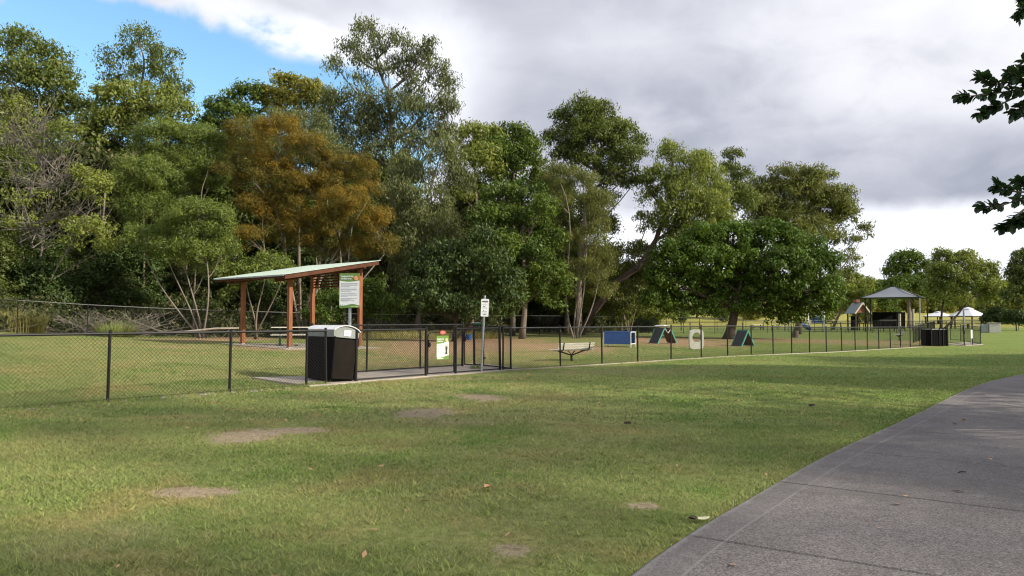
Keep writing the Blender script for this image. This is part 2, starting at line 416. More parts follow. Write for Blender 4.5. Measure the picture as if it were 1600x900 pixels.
col = t.mix(1.0, col, t.mix(t.ramp(fine, 0.25, 0.75), (0.6, 0.62, 0.5), (1.4, 1.36, 1.4)), 'MULTIPLY')
b = t.n['Principled BSDF']; t.put(b.inputs['Base Color'], col); b.inputs['Roughness'].default_value = 0.9; b.inputs['Specular IOR Level'].default_value = 0.15
bn = t.new('ShaderNodeBump'); bn.inputs['Strength'].default_value = 0.8; bn.inputs['Distance'].default_value = 0.04
t.put(bn.inputs['Height'], t.math('ADD', t.math('MULTIPLY', mid, 1.0), t.math('MULTIPLY', fine, 0.4))); t.l.new(bn.outputs[0], b.inputs['Normal'])
M['lawn'] = m
m = bpy.data.materials.new('grass_blade'); m.use_nodes = True; t = NT(m.node_tree); t.n.clear()
col, ns, nf, pos = lawn_colour(t, True)
lf = t.new('ShaderNodeAttribute', attribute_name='lf').outputs['Fac']
hs = t.new('ShaderNodeHueSaturation'); t.l.new(col, hs.inputs['Color']); t.put(hs.inputs['Value'], t.ramp(lf, 0, 1, 0.6, 2.0, smooth=False))
t.put(hs.inputs['Hue'], t.ramp(lf, 0, 1, 0.52, 0.485, smooth=False))
cb = t.mix(t.ramp(lf, 0.86, 0.97, 0, .8), hs.outputs[0], (0.42, 0.36, 0.21))
p = t.new('ShaderNodeBsdfPrincipled'); t.l.new(cb, p.inputs['Base Color']); p.inputs['Roughness'].default_value = 0.6; p.inputs['Specular IOR Level'].default_value = 0.25
tr = t.new('ShaderNodeBsdfTranslucent'); t.l.new(cb, tr.inputs['Color'])
ms = t.new('ShaderNodeMixShader'); ms.inputs[0].default_value = 0.3; t.l.new(p.outputs[0], ms.inputs[1]); t.l.new(tr.outputs[0], ms.inputs[2])
o = t.new('ShaderNodeOutputMaterial'); t.l.new(ms.outputs[0], o.inputs[0])
M['blade'] = m
# path concrete: exposed aggregate with a trowelled border
m = bpy.data.materials.new('path_concrete'); m.use_nodes = True; t = NT(m.node_tree); b = t.n['Principled BSDF']
pos = t.new('ShaderNodeNewGeometry').outputs['Position']
across = t.new('ShaderNodeAttribute', attribute_name='across').outputs['Fac']
big = t.noise(pos, 0.9, 5, 0.6, 0.5); med = t.noise(pos, 9, 5, 0.65); sp = t.noise(pos, 75, 3, 0.75); sp2 = t.noise(pos, 160, 2, 0.6)
vor = t.new('ShaderNodeTexVoronoi', feature='F1'); t.l.new(pos, vor.inputs['Vector']); vor.inputs['Scale'].default_value = 95
col = t.mix(t.ramp(big, 0.3, 0.7), (0.112, 0.105, 0.107), (0.162, 0.153, 0.154))
col = t.mix(t.ramp(med, 0.35, 0.7, 0, 0.5), col, (0.10, 0.094, 0.094))
agg = t.mix(t.ramp(sp, 0.35, 0.68), (0.48, 0.46, 0.48), (1.75, 1.7, 1.65))
inner = t.ramp(across, 0.25, 0.30)
col = t.mix(t.math('ADD', t.math('MULTIPLY', inner, 0.4), 0.6), col, t.mix(1.0, col, agg, 'MULTIPLY'))
vs = t.ramp(vor.outputs['Distance'], 0.25, 0.12, 0, 0.35)
col = t.mix(t.math('MULTIPLY', vs, inner), col, (0.33, 0.31, 0.29))
line = t.ramp(t.math('ABSOLUTE', t.math('SUBTRACT', across, 0.27)), 0.004, 0.014, 0.5, 0)
col = t.mix(line, col, (0.235, 0.222, 0.222))
stain = t.noise(pos, 0.45, 7, 0.7, 1.2); col = t.mix(t.ramp(stain, 0.52, 0.66, 0, 0.45), col, (0.072, 0.067, 0.065)); st3 = t.noise(pos, 2.6, 6, 0.75, 0.8); col = t.mix(t.ramp(st3, 0.58, 0.72, 0, 0.4), col, (0.215, 0.20, 0.19))
edge = t.ramp(t.math('ADD', across, t.math('MULTIPLY', t.math('SUBTRACT', med, .5), .12)), 0.01, 0.07, 0.55, 0)
col = t.mix(edge, col, (0.24, 0.23, 0.228))
t.put(b.inputs['Base Color'], col); b.inputs['Roughness'].default_value = 0.85; b.inputs['Specular IOR Level'].default_value = 0.3
bn = t.new('ShaderNodeBump'); bn.inputs['Strength'].default_value = 0.5; bn.inputs['Distance'].default_value = 0.006
t.put(bn.inputs['Height'], t.math('ADD', sp, med)); t.l.new(bn.outputs[0], b.inputs['Normal'])
M['path'] = m

# ------------------------------------------------------------------ ground sheet and path
xs = np.unique(np.concatenate([np.linspace(-500, -70, 44), np.linspace(-70, 90, 321), np.linspace(90, 600, 52)]))
ys = np.unique(np.concatenate([np.linspace(-120, -10, 23), np.linspace(-10, 110, 241), np.linspace(110, 260, 76), np.linspace(260, 1000, 60)]))
gx, gy = np.meshgrid(xs, ys); gzv = ground(gx, gy)
nx, ny = len(xs), len(ys)
me = bpy.data.meshes.new('lawn')
vv = np.stack([gx, gy, gzv], -1).reshape(-1, 3)
i, j = np.meshgrid(np.arange(nx - 1), np.arange(ny - 1)); a = (j * nx + i).ravel()
ff = np.stack([a, a + 1, a + 1 + nx, a + nx], -1)
me.from_pydata(vv.tolist(), [], ff.tolist()); me.update(); me.polygons.foreach_set('use_smooth', [True] * len(me.polygons))
me.materials.append(M['lawn'])
o = bpy.data.objects.new('lawn', me); C.objects.link(o); tag(o, 'mown park lawn with dry and bare patches', 'ground', kind='structure')

edge_px = [(940, 930), (968, 900), (1068, 846), (1131, 808), (1214, 757), (1307, 705), (1380, 674), (1430, 650), (1500, 614), (1545, 597), (1600, 586)]
E = [np.array([*hit(*q)][:2]) for q in edge_px]
d0 = (E[0] - E[1]); d0 /= np.linalg.norm(d0)
E = [E[0] + d0 * 9, E[0] + d0 * 4] + E
dl = E[-1] - E[-2]; dl /= np.linalg.norm(dl)
for k in range(1, 12):
    an = R(1.2 * k); E.append(E[-1] + np.array([dl[0] * math.cos(an) + dl[1] * math.sin(an), dl[1] * math.cos(an) - dl[0] * math.sin(an)]) * 3.0)
E = np.array(E)
seg = np.linalg.norm(np.diff(E, axis=0), axis=1); cum = np.concatenate([[0], np.cumsum(seg)])
def smooth_edge(s):
    # running mean over the polyline keeps the curve free of corners
    q = np.linspace(-1.5, 1.5, 15)
    return np.array([np.interp(s + q, cum, E[:, 0]).mean(), np.interp(s + q, cum, E[:, 1]).mean()])
P0 = np.array([*hit(1084, 846)][:2])
sj = min(np.linspace(0, cum[-1], 2000), key=lambda s: np.linalg.norm(smooth_edge(s) - P0))
SL = 2.15; PW = 3.4
joints = [sj + SL * k for k in range(-5, 24) if 1.6 < sj + SL * k < cum[-1] - 1.6]
def path_pt(s, wv):
    c = smooth_edge(s); dd = smooth_edge(s + 0.3) - smooth_edge(s - 0.3); dd /= np.linalg.norm(dd)
    n = np.array([dd[1], -dd[0]]); return c + n * wv
pv, pf, pa = [], [], []
wvs = [0, 0.02, 0.12, 0.27, 0.5, 1.0, 1.8, 2.6, 3.13, PW]
for k in range(len(joints) - 1):
    s0, s1 = joints[k] + 0.009, joints[k + 1] - 0.009
    st = [s0, s0 + .012] + list(np.linspace(s0 + .3, s1 - .3, 6)) + [s1 - .012, s1]
    base = len(pv)
    for ii, s in enumerate(st):
        for jj, wv in enumerate(wvs):
            P = path_pt(s, wv); z = 0.045 - (0.012 if ii in (0, len(st) - 1) else 0) - (0.01 if jj in (0, len(wvs) - 1) else 0)
            pv.append((P[0], P[1], gz(P[0], P[1]) * 0 + z + max(0, 0))); pa.append(min(wv, PW - wv))
    nw = len(wvs)
    for ii in range(len(st) - 1):
        for jj in range(nw - 1):
            q = base + ii * nw + jj; pf.append((q, q + 1, q + 1 + nw, q + nw))
    # sides
    ring = [base + jj for jj in range(nw)] + [base + ii * nw + nw - 1 for ii in range(1, len(st))] + [base + (len(st) - 1) * nw + jj for jj in range(nw - 2, -1, -1)] + [base + ii * nw for ii in range(len(st) - 2, 0, -1)]
    low = len(pv)
    for q in ring: pv.append((pv[q][0], pv[q][1], -0.3)); pa.append(pa[q])
    for q in range(len(ring)):
        r2 = (q + 1) % len(ring); pf.append((ring[q], low + q, low + r2, ring[r2]))
me = bpy.data.meshes.new('path'); me.from_pydata(pv, [], pf); me.update()
at_ = me.attributes.new('across', 'FLOAT', 'POINT'); at_.data.foreach_set('value', np.array(pa, np.float32))
me.materials.append(M['path'])
o = bpy.data.objects.new('path', me); C.objects.link(o); tag(o, 'grey concrete footpath curving away to the right', 'path', kind='structure')
path_c = [path_pt(s, PW / 2) for s in np.linspace(0.5, cum[-1] - .5, 300)]
path_c = np.array(path_c)
def off_path(x, y):
    out = np.ones(len(x), bool)
    for k in range(0, len(x), 20000):
        d = np.min((x[k:k + 20000, None] - path_c[None, :, 0]) ** 2 + (y[k:k + 20000, None] - path_c[None, :, 1]) ** 2, axis=1)
        out[k:k + 20000] = d > (PW / 2 - 0.03) ** 2
    return out

# grass blades over the near lawn
rng = np.random.default_rng(3)
def vnoise(x, y, s, seed):
    r = np.random.default_rng(seed); T = r.random((256, 256))
    u = x * s; v = y * s; iu = np.floor(u).astype(int); iv = np.floor(v).astype(int); fu = u - iu; fv = v - iv
    fu = fu * fu * (3 - 2 * fu); fv = fv * fv * (3 - 2 * fv)
    g = lambda a, b: T[a % 256, b % 256]
    return (g(iu, iv) * (1 - fu) + g(iu + 1, iv) * fu) * (1 - fv) + (g(iu, iv + 1) * (1 - fu) + g(iu + 1, iv + 1) * fu) * fv
def blades(y0, y1, dens, h, wd, fade=False):
    n = int(0.78 * (y1 * y1 - y0 * y0) * dens * 1.0)
    y = np.sqrt(rng.random(n) * (y1 * y1 - y0 * y0) + y0 * y0); x = (rng.random(n) * 2 - 1) * 0.78 * y
    cl = vnoise(x, y, 1.3, 5) * .5 + vnoise(x, y, 5.5, 6) * .5
    keep = off_path(x, y) & (rng.random(n) < 0.35 + 1.1 * cl)
    for (cx, cy, rx, ry, k, amt) in dirt:
        d = ((x - cx) / rx) ** 2 + ((y - cy) / ry) ** 2 + (cl - .5) * 1.2 + (vnoise(x, y, 14., 61) - .5) * 1.6
        keep &= ~((d < 1.15) & (rng.random(n) < 0.90 * amt))
    if fade: keep &= rng.random(n) > (y - y0) / (y1 - y0)
    x, y, cl = x[keep], y[keep], cl[keep]; n = len(x)
    hh = h * (0.35 + 0.9 * rng.random(n) ** 1.5) * (0.45 + 1.1 * np.clip(cl, .1, 1)); a = rng.random(n) * 6.283; lean = rng.random(n) * 1.7 + .3
    la = rng.random(n) * 6.283
    ww = wd * (0.6 + 0.8 * rng.random(n))
    z = ground(x, y) - 0.004
    dx, dy = np.cos(a) * ww / 2, np.sin(a) * ww / 2
    b0 = np.stack([x - dx, y - dy, z], -1); b1 = np.stack([x + dx, y + dy, z], -1)
    tx = x + np.cos(la) * hh * lean; ty = y + np.sin(la) * hh * lean
    tp = np.stack([tx, ty, z + hh], -1)
    return np.stack([b0, b1, tp], 1), rng.random(n)
def clumps(n, y0, y1, seed):
    # coarser broad bladed tufts standing out of the turf
    rg = np.random.default_rng(seed); y = np.sqrt(rg.random(n) * (y1 * y1 - y0 * y0) + y0 * y0); x = (rg.random(n) * 2 - 1) * .78 * y
    kp = off_path(x, y) & (rg.random(n) < (vnoise(x, y, .9, 15) ** 2) * 1.6) & (x < 1.5 + 0 * y); x, y = x[kp], y[kp]
    for (cx, cy, rx, ry, k, amt) in dirt: kp = ((x - cx) / rx) ** 2 + ((y - cy) / ry) ** 2 > 1.2; x, y = x[kp], y[kp]
    m = 16; X = np.repeat(x, m) + rg.normal(0, .022, len(x) * m); Y = np.repeat(y, m) + rg.normal(0, .022, len(x) * m); n = len(X)
    hh = .034 * (.5 + rg.random(n)); a = rg.random(n) * 6.283; ww = .0055 * (.7 + .8 * rg.random(n)); la = rg.random(n) * 6.283; le = .5 + 1.3 * rg.random(n); z = ground(X, Y) - .004
    b0 = np.stack([X - np.cos(a) * ww, Y - np.sin(a) * ww, z], -1); b1 = np.stack([X + np.cos(a) * ww, Y + np.sin(a) * ww, z], -1)
    tp = np.stack([X + np.cos(la) * hh * le, Y + np.sin(la) * hh * le, z + hh], -1)
    return np.stack([b0, b1, tp], 1), np.clip(.35 + .5 * rg.random(n), 0, .84)
parts_ = [clumps(9000, 3.0, 9.5, 8), blades(2.6, 6.5, 11000, 0.030, 0.0050), blades(6.5, 11, 4200, 0.032, 0.0085), blades(11, 20, 1000, 0.036, 0.017), blades(20, 46, 260, 0.034, 0.022, True)]
V = np.concatenate([q[0] for q in parts_]); lfv = np.concatenate([q[1] for q in parts_])
print('blades', len(V))
o = np_mesh('grass', V, 3, M['blade'], attrs={'lf': lfv}); tag(o, 'short mown grass blades over the lawn', 'grass', kind='stuff')

# ------------------------------------------------------------------ trees
LEAF_TOTAL = 0
def leaf_cards(cen, rad, n, size, asp, droop, rng, flat=0.75, outw=0.5, drop_len=0.0):
    """n leaves round each twig end; returns (N,4,3) vertices and the twig index"""
    k = len(cen); idx = np.repeat(np.arange(k), n)
    g = rng.normal(size=(k * n, 3)); g /= np.linalg.norm(g, axis=1)[:, None]
    rr = rng.random(k * n) ** 0.45
    off = g * rr[:, None] * rad[idx][:, None]; off[:, 2] *= flat
    if drop_len: off[:, 2] -= rng.random(k * n) ** 1.5 * drop_len * rad[idx]
    p = cen[idx] + off
    nrm = rng.normal(size=(k * n, 3)) + g * outw * 2.6; nrm[:, 2] += outw * 1.4; nrm /= np.linalg.norm(nrm, axis=1)[:, None]
    ax = rng.normal(size=(k * n, 3)); ax[:, 2] -= droop * 2.2
    ax -= nrm * np.sum(ax * nrm, axis=1)[:, None] * (1 - min(droop, .8)); ax /= np.linalg.norm(ax, axis=1)[:, None]
    sd = np.cross(nrm, ax); sd /= (np.linalg.norm(sd, axis=1)[:, None] + 1e-6)
    s = size * np.clip(np.exp(rng.normal(-.05, .38, k * n)), .4, 2.0)[:, None]
    v = np.stack([p - ax * s * .5, p + sd * s * asp * .5 - ax * s * .05, p + ax * s * .5, p - sd * s * asp * .5 - ax * s * .05], 1)
    return v, idx
def curve_pts(a, b, n, wob, r, sag=0.0):
    a = Vector(a); b = Vector(b); Ln = (b - a).length; out = []
    o1 = Vector((r.uniform(-1, 1), r.uniform(-1, 1), r.uniform(-.4, .4))) * wob * Ln; o2 = Vector((r.uniform(-1, 1), r.uniform(-1, 1), r.uniform(-.4, .4))) * wob * Ln
    for i in range(n + 1):
        u = i / n; q = a.lerp(b, u) + o1 * math.sin(math.pi * u) * (1 - u) + o2 * math.sin(math.pi * u) * u
        q.z += sag * Ln * math.sin(math.pi * u)
        out.append(q)
    return out
def build_tree(name, label, d, lobes, leaf, bark='bark_mid', base_px=None, base_xy=None, size=0.19, asp=0.42, droop=0.5, per=85, clump=0.62, dens=1.0,
               trunk_r=0.16, fork=0.45, stems=1, group=None, twigs=0.5, flat=0.75, drop_len=0.0, extra=None, seed=0, trunk_pts=None, cat='tree', outw=.85, depth=0.8, shell=.5, gap=0.0, tw_lo=0., tw_hi=1., limbr=1.0, lo=2):
    global LEAF_TOTAL
    rng = np.random.default_rng(seed * 77 + 5); r = random.Random(seed + 11)
    if base_xy is None:
        g = on(base_px, d); base_xy = (g.x, g.y)
    bx, by = base_xy; bz = gz(bx, by)
    root = thing(name, label, cat, (bx, by, bz), group=group)
    B = Vector((bx, by, bz))
    cens, rads, tws, lob3 = [], [], [], []
    for q in lobes:
        px, py, rx, ry = q[:4]; dd = q[4] if len(q) > 4 else r.uniform(-1.2, 1.2); dk = q[5] if len(q) > 5 else 1.0
        D = d + dd
        c = at(px, py, D) if not (isinstance(px, float) and abs(px) < 0) else None
        rX = 1.1 * rx / FPX * D; rZ = 1.1 * ry / FPX * D; rY = (rX + rZ) / 2 * depth * 1.15
        lob3.append((c, rX, rZ))
        area = 4 * math.pi * ((rX * rY) ** 1.6 / 3 + (rX * rZ) ** 1.6 / 3 + (rY * rZ) ** 1.6 / 3) ** (1 / 1.6)
        cr = clump
        n = max(5, int(area / (math.pi * cr * cr) * 1.35 * dens * dk))
        g = rng.normal(size=(n, 3)); g /= np.linalg.norm(g, axis=1)[:, None]
        g[:, 2] = np.where((g[:, 2] < -0.3) & (rng.random(n) < 0.5), -g[:, 2] * .8, g[:, 2])
        rr = shell * .7 + (1 - shell * .7) * rng.random(n) ** 0.6
        off = g * rr[:, None] * np.array([rX, rY, rZ]) * (1 - 0.35 * cr / max(rX, .5))
        pc = np.array(c) + off
        cens.append(pc); rads.append(cr * (0.6 + 0.75 * rng.random(n)))
        tws.append(np.clip(rng.normal(.5, .28, n) + (r.random() - .5) * .7, 0, 1) * (tw_hi - tw_lo) + tw_lo)
    cen = np.concatenate(cens); rad = np.concatenate(rads); tw = np.concatenate(tws)
    gzc = ground(cen[:, 0], cen[:, 1]); ok = cen[:, 2] > gzc + 0.3
    lobe_id = np.concatenate([np.full(len(c), i) for i, c in enumerate(cens)])[ok]
    cen, rad, tw = cen[ok], rad[ok], tw[ok]
    v, idx = leaf_cards(cen, rad, int(per * 1.3), size * .86, asp, droop, rng, flat=flat, drop_len=drop_len, outw=outw)
    LEAF_TOTAL += len(v)
    v = v - np.array([bx, by, bz])
    crown = np_mesh('crown', v.reshape(-1, 3), 4, L[leaf], root, {'tw': np.clip(tw[idx] + rng.normal(0, .08, len(idx)), 0, 1), 'lf': rng.random(len(idx))})
    # trunk and limbs
    mb = MB()
    allc = sum((c for c, _, _ in lob3), Vector()) / len(lob3)
    topz = max(c.z for c, _, _ in lob3); botz = min(c.z - z for c, _, z in lob3)
    forkz = bz + (allc.z - bz) * fork
    st = []
    if trunk_pts:
        tp = [Vector(q) for q in trunk_pts]; n = len(tp)
        mb.tube([p - B for p in tp], [trunk_r * (1 - .65 * i / (n - 1)) for i in range(n)], 10); st.append(tp)
    else:
        for s in range(stems):
            off = Vector((r.uniform(-.25, .25), r.uniform(-.2, .2), 0)) * (stems > 1)
            tgt = allc.copy() if stems == 1 else lob3[(s * len(lob3)) // stems][0].copy()
            tgt.z = max(forkz, min(tgt.z, topz)) if stems == 1 else max(tgt.z - .5, forkz)
            q = curve_pts(B + off * .6, tgt, 9, 0.05 if stems == 1 else .1, r)
            q[0].z -= 0.15
            rr = trunk_r / (1 if stems == 1 else stems ** .4)
            mb.tube([p - B for p in q], [rr * (1.35 if i == 0 else 1 - .62 * i / 9) for i in range(10)], 9); st.append(q)
        if stems == 1:
            tops = max(lob3, key=lambda l: l[0].z)[0]
            q = curve_pts(st[0][-1], tops, 6, .08, r); mb.tube([p - B for p in q], [trunk_r * (.4 - .3 * i / 6) for i in range(7)], 7); st.append(q)
    for li, (c, rX, rZ) in enumerate(lob3):
        cand = [p for q in st for p in q[lo:] if p.z < c.z + .3] or [st[0][len(st[0]) // 2]]
        s0 = min(cand, key=lambda p: (p - c).length + r.uniform(0, 1.5) + 3 * max(0, math.hypot(p.x - c.x, p.y - c.y) * .8 - (c.z - p.z)))
        q = curve_pts(s0, c, 6, .12, r, -.05)
        r0 = trunk_r * .27 * limbr
        mb.tube([p - B for p in q], [r0 * (1 - .72 * i / 6) for i in range(7)], 6, caps=False)
        ids = np.nonzero(lobe_id == li)[0]
        ids = ids[rng.random(len(ids)) < twigs]
        for i in ids:
            e = Vector(cen[i]); s1 = q[r.randint(2, 6)]
            tq = curve_pts(s1, e, 3, .12, r)
            mb.tube([p - B for p in tq], [r0 * .26, r0 * .2, r0 * .14, r0 * .07], 4, caps=False)
    if extra: extra(mb, B, r, rng, lob3, st)
    mb.build('trunk', M[bark], root, smooth=True)
    return root
G1 = 'trees standing along the forest edge'
def T(*a, **k): return build_tree(*a, **k)
T('eucalyptus_tree', 'tall dark green gum tree at the far left edge of the forest', 52, [(30, 72, 42, 30), (72, 88, 34, 26), (12, 120, 60, 44), (85, 135, 45, 42), (112, 175, 40, 36), (40, 180, 55, 45), (125, 225, 40, 45), (60, 250, 60, 60)], 'euc', base_px=62, size=.24, asp=.45, droop=.55, per=70, clump=.75, seed=1, trunk_r=.2)
T('eucalyptus_tree', 'tall airy gum tree against blue sky, second from the left', 55, [(215, 62, 34, 24), (190, 92, 34, 26), (255, 92, 32, 28), (235, 125, 45, 28), (180, 128, 26, 22), (275, 145, 28, 24)], 'euc', base_px=205, size=.23, asp=.4, droop=.6, per=52, clump=.7, dens=.85, seed=2, trunk_r=.2)
T('eucalyptus_tree', 'yellow green gum crown below the airy gum on the left', 52, [(185, 155, 40, 30), (235, 160, 48, 30), (275, 175, 35, 30), (205, 190, 50, 28), (170, 195, 40, 40)], 'light', base_px=215, size=.23, asp=.5, droop=.4, per=75, clump=.7, seed=3, trunk_r=.17)
def bare(mb, B, r, rng, lob3, st):
    for _ in range(110):
        c, rX, rZ = lob3[r.randint(0, 2)]
        a = c + Vector((r.uniform(-.3, .3) * rX, r.uniform(-.5, .5), r.uniform(-.9, 0) * rZ)); e = c + Vector((r.uniform(-1.1, 1.3) * rX, r.uniform(-1, 1) * rX * .6, r.uniform(-.8, 1.1) * rZ))
        q = curve_pts(a, e, 6, .12, r); mb.tube([p - B for p in q], [.030, .025, .02, .016, .013, .010, .006], 4, caps=False)
        for _ in range(5):
            s = q[r.randint(2, 5)]; e2 = s + (e - a).normalized() * r.uniform(.5, 1.3) + Vector((r.uniform(-.7, .7), r.uniform(-.5, .5), r.uniform(-.4, .9)))
            tq = curve_pts(s, e2, 3, .15, r); mb.tube([p - B for p in tq], [.014, .012, .010, .005], 3, caps=False)
T('bare_tree', 'grey mostly leafless tree with tangled twigs at the left edge', 41, [(30, 200, 55, 45, 0, .07), (75, 250, 60, 60, 0, .05), (50, 330, 70, 60, 0, .10), (152, 292, 32, 26), (135, 362, 44, 26), (168, 385, 22, 16), (25, 372, 38, 36), (20, 170, 30, 22), (100, 205, 32, 20), (130, 270, 22, 18)], 'light', 'dead_wood', base_px=48, size=.15, asp=.45, droop=.3, per=80, clump=.5, seed=4, trunk_r=.08, stems=3, extra=bare, dens=.9)
T('wattle_tree', 'rounded soft green wattle crown, upper one behind the pale stems', 47, [(265, 222, 62, 30), (315, 232, 44, 36), (335, 265, 30, 36), (280, 265, 60, 32), (235, 210, 30, 20)], 'wattle', 'bark_mid', base_px=290, size=.15, asp=.26, droop=.35, per=230, clump=.6, dens=1.3, seed=5, trunk_r=.13, stems=3, shell=.7)
T('wattle_tree', 'rounded dusky green wattle crown between bare tree and soft green crown', 44, [(225, 268, 48, 26), (250, 285, 38, 32), (205, 300, 32, 30), (235, 330, 50, 30)], 'wattle', 'bark_mid', base_px=225, size=.15, asp=.26, droop=.35, per=220, clump=.6, dens=1.3, seed=6, trunk_r=.12, stems=3, shell=.7, tw_hi=.75)
T('wattle_tree', 'low spreading wattle on pale forked stems near the rear fence', 40.5, [(315, 335, 46, 24), (335, 360, 38, 30), (285, 355, 38, 26), (345, 388, 26, 24), (260, 385, 46, 18, 0, .6), (300, 392, 50, 22), (225, 372, 40, 20, 0, .6), (320, 425, 28, 18, 0, .35)], 'wattle', 'bark_mid2', base_px=313, size=.14, asp=.28, droop=.35, per=220, clump=.55, dens=1.25, seed=7, trunk_r=.09, stems=4, shell=.65, twigs=.8, limbr=1.2)
T('eucalyptus_tree', 'bushy green gum behind the orange tree, left of the skyline dip', 62, [(340, 165, 26, 18), (385, 148, 34, 18), (365, 180, 45, 28), (330, 200, 30, 30)], 'green', base_px=360, size=.26, asp=.5, droop=.3, per=75, clump=.75, seed=8, trunk_r=.18)
T('eucalyptus_tree', 'yellow tipped gum showing above the orange tree', 63, [(440, 132, 28, 18), (480, 138, 30, 18), (415, 150, 26, 20), (455, 160, 50, 25), (510, 160, 25, 22)], 'yellow', base_px=455, size=.26, asp=.5, droop=.3, per=75, clump=.72, seed=9, trunk_r=.18)
T('wattle_tree', 'sage green smooth crown just above the orange tree', 50, [(430, 190, 42, 18), (475, 200, 44, 26), (505, 225, 36, 28)], 'euc_grey', base_px=470, size=.16, asp=.26, droop=.35, per=200, clump=.65, dens=1.2, seed=10, trunk_r=.13, shell=.7)
T('casuarina_tree', 'rusty orange casuarina with many pale stems behind the shelter', 45, [(390, 212, 40, 30), (440, 208, 42, 28), (375, 262, 34, 32), (480, 235, 36, 28), (535, 262, 42, 26), (570, 268, 24, 28), (425, 262, 40, 30), (480, 290, 46, 30), (455, 300, 40, 30), (510, 285, 36, 28), (520, 345, 36, 24), (450, 345, 36, 28), (430, 330, 30, 30), (575, 300, 24, 24), (405, 318, 40, 26), (540, 315, 44, 28), (585, 345, 34, 24), (480, 345, 40, 26, 0, .9), (600, 385, 32, 20), (555, 385, 44, 18), (500, 385, 40, 20, 0, .5), (385, 368, 26, 22), (430, 375, 24, 24, 0, .5)], 'orange', 'bark_mid2', base_px=470, size=.2, asp=.12, droop=.25, per=210, clump=.52, seed=11, trunk_r=.15, stems=5, shell=.55, twigs=.6, dens=1.05)
T('eucalyptus_tree', 'tallest open crowned gum rising above the forest', 58, [(578, 42, 32, 18), (545, 68, 24, 18), (615, 62, 30, 20), (655, 82, 32, 22), (685, 105, 24, 22), (522, 100, 20, 16), (560, 120, 22, 14, 0, .7), (605, 108, 24, 14, 0, .7), (655, 125, 34, 20, 0, .8), (690, 160, 22, 22), (635, 160, 36, 24, 0, .8), (555, 160, 40, 26), (515, 185, 36, 28), (600, 195, 40, 28), (668, 200, 36, 26), (560, 215, 50, 30), (700, 205, 18, 20), (520, 150, 26, 16), (590, 75, 20, 14, 0, .8), (700, 130, 18, 20), (600, 240, 44, 24), (540, 235, 30, 24), (560, 90, 26, 18, 0, .8), (625, 95, 30, 18), (590, 150, 36, 22), (650, 165, 34, 22), (575, 185, 34, 24), (640, 215, 36, 26), (700, 165, 22, 20), (500, 215, 30, 24), (670, 70, 20, 14)], 'euc_grey', base_px=592, size=.26, asp=.3, droop=.9, per=60, clump=.72, seed=12, trunk_r=.3, drop_len=.9, tw_hi=.8, dens=1.0, fork=.8)
T('eucalyptus_tree', 'drooping grey green gum below the tallest gum', 52, [(640, 262, 46, 34), (690, 240, 36, 30), (615, 305, 40, 34), (665, 315, 44, 38), (640, 360, 44, 36), (690, 355, 36, 40), (655, 410, 50, 40), (720, 270, 26, 34)], 'euc_grey', base_px=650, size=.24, asp=.3, droop=.9, per=80, clump=.72, seed=13, trunk_r=.2, drop_len=.9)
T('eucalyptus_tree', 'olive topped tree right of the tallest gum', 56, [(740, 212, 34, 20), (765, 215, 30, 20), (725, 240, 32, 26), (755, 250, 40, 30), (715, 300, 34, 40, 0, .6)], 'light', base_px=735, size=.24, asp=.4, droop=.6, per=75, clump=.7, seed=14, trunk_r=.18)
T('forest_tree', 'dark domed tree between two paler gums on the skyline', 57, [(800, 215, 34, 22), (825, 235, 28, 30), (780, 245, 40, 32), (810, 265, 44, 34)], 'green', base_px=800, size=.24, asp=.45, droop=.5, per=90, clump=.72, seed=15, trunk_r=.2)
T('forest_tree', 'dense green mid height tree behind the rounded bush', 49, [(780, 308, 34, 26), (820, 300, 34, 24), (845, 330, 28, 26), (765, 345, 40, 28), (815, 355, 46, 36), (855, 368, 22, 26), (775, 385, 40, 34), (835, 405, 42, 40), (800, 440, 46, 40), (860, 440, 34, 46)], 'green', base_px=815, size=.21, asp=.45, droop=.4, per=95, clump=.66, seed=16, trunk_r=.2)
T('casuarina_tree', 'grey stemmed casuarina with mustard tinted top', 51, [(875, 272, 38, 18), (912, 288, 28, 24), (862, 300, 26, 24, 0, .5), (930, 320, 28, 28), (895, 320, 36, 24, 0, .35), (935, 365, 28, 34, 0, .8), (905, 380, 34, 40, 0, .35), (935, 425, 34, 44, 0, .6), (890, 440, 34, 40, 0, .4)], 'olive', 'bark_mid2', base_px=900, size=.2, asp=.14, droop=.5, per=200, clump=.58, seed=17, trunk_r=.11, stems=5, twigs=.8)
T('eucalyptus_tree', 'tall domed gum with bare limbs right of forest centre', 60, [(905, 170, 34, 20), (880, 190, 24, 24), (940, 178, 34, 22), (970, 208, 28, 26), (988, 245, 22, 26), (925, 215, 42, 26), (895, 232, 32, 24), (955, 245, 36, 22), (980, 275, 24, 18, 0, .8), (880, 245, 22, 22), (945, 285, 26, 14, 0, .6), (920, 190, 40, 24), (950, 215, 34, 24), (865, 215, 18, 20), (998, 225, 14, 20), (960, 270, 34, 18), (915, 255, 34, 20), (900, 210, 30, 22), (990, 285, 24, 16, 0, .8), (940, 310, 34, 18, 0, .7)], 'euc', base_px=905, size=.23, asp=.38, droop=.5, per=85, clump=.68, seed=18, trunk_r=.3, fork=.7)
lean = [on(905, 60) + Vector((0, 0, -.2)), at(925, 490, 60), at(965, 440, 59.5), at(1000, 415, 59), at(1025, 375, 59), at(1038, 335, 59), at(1050, 300, 59)]
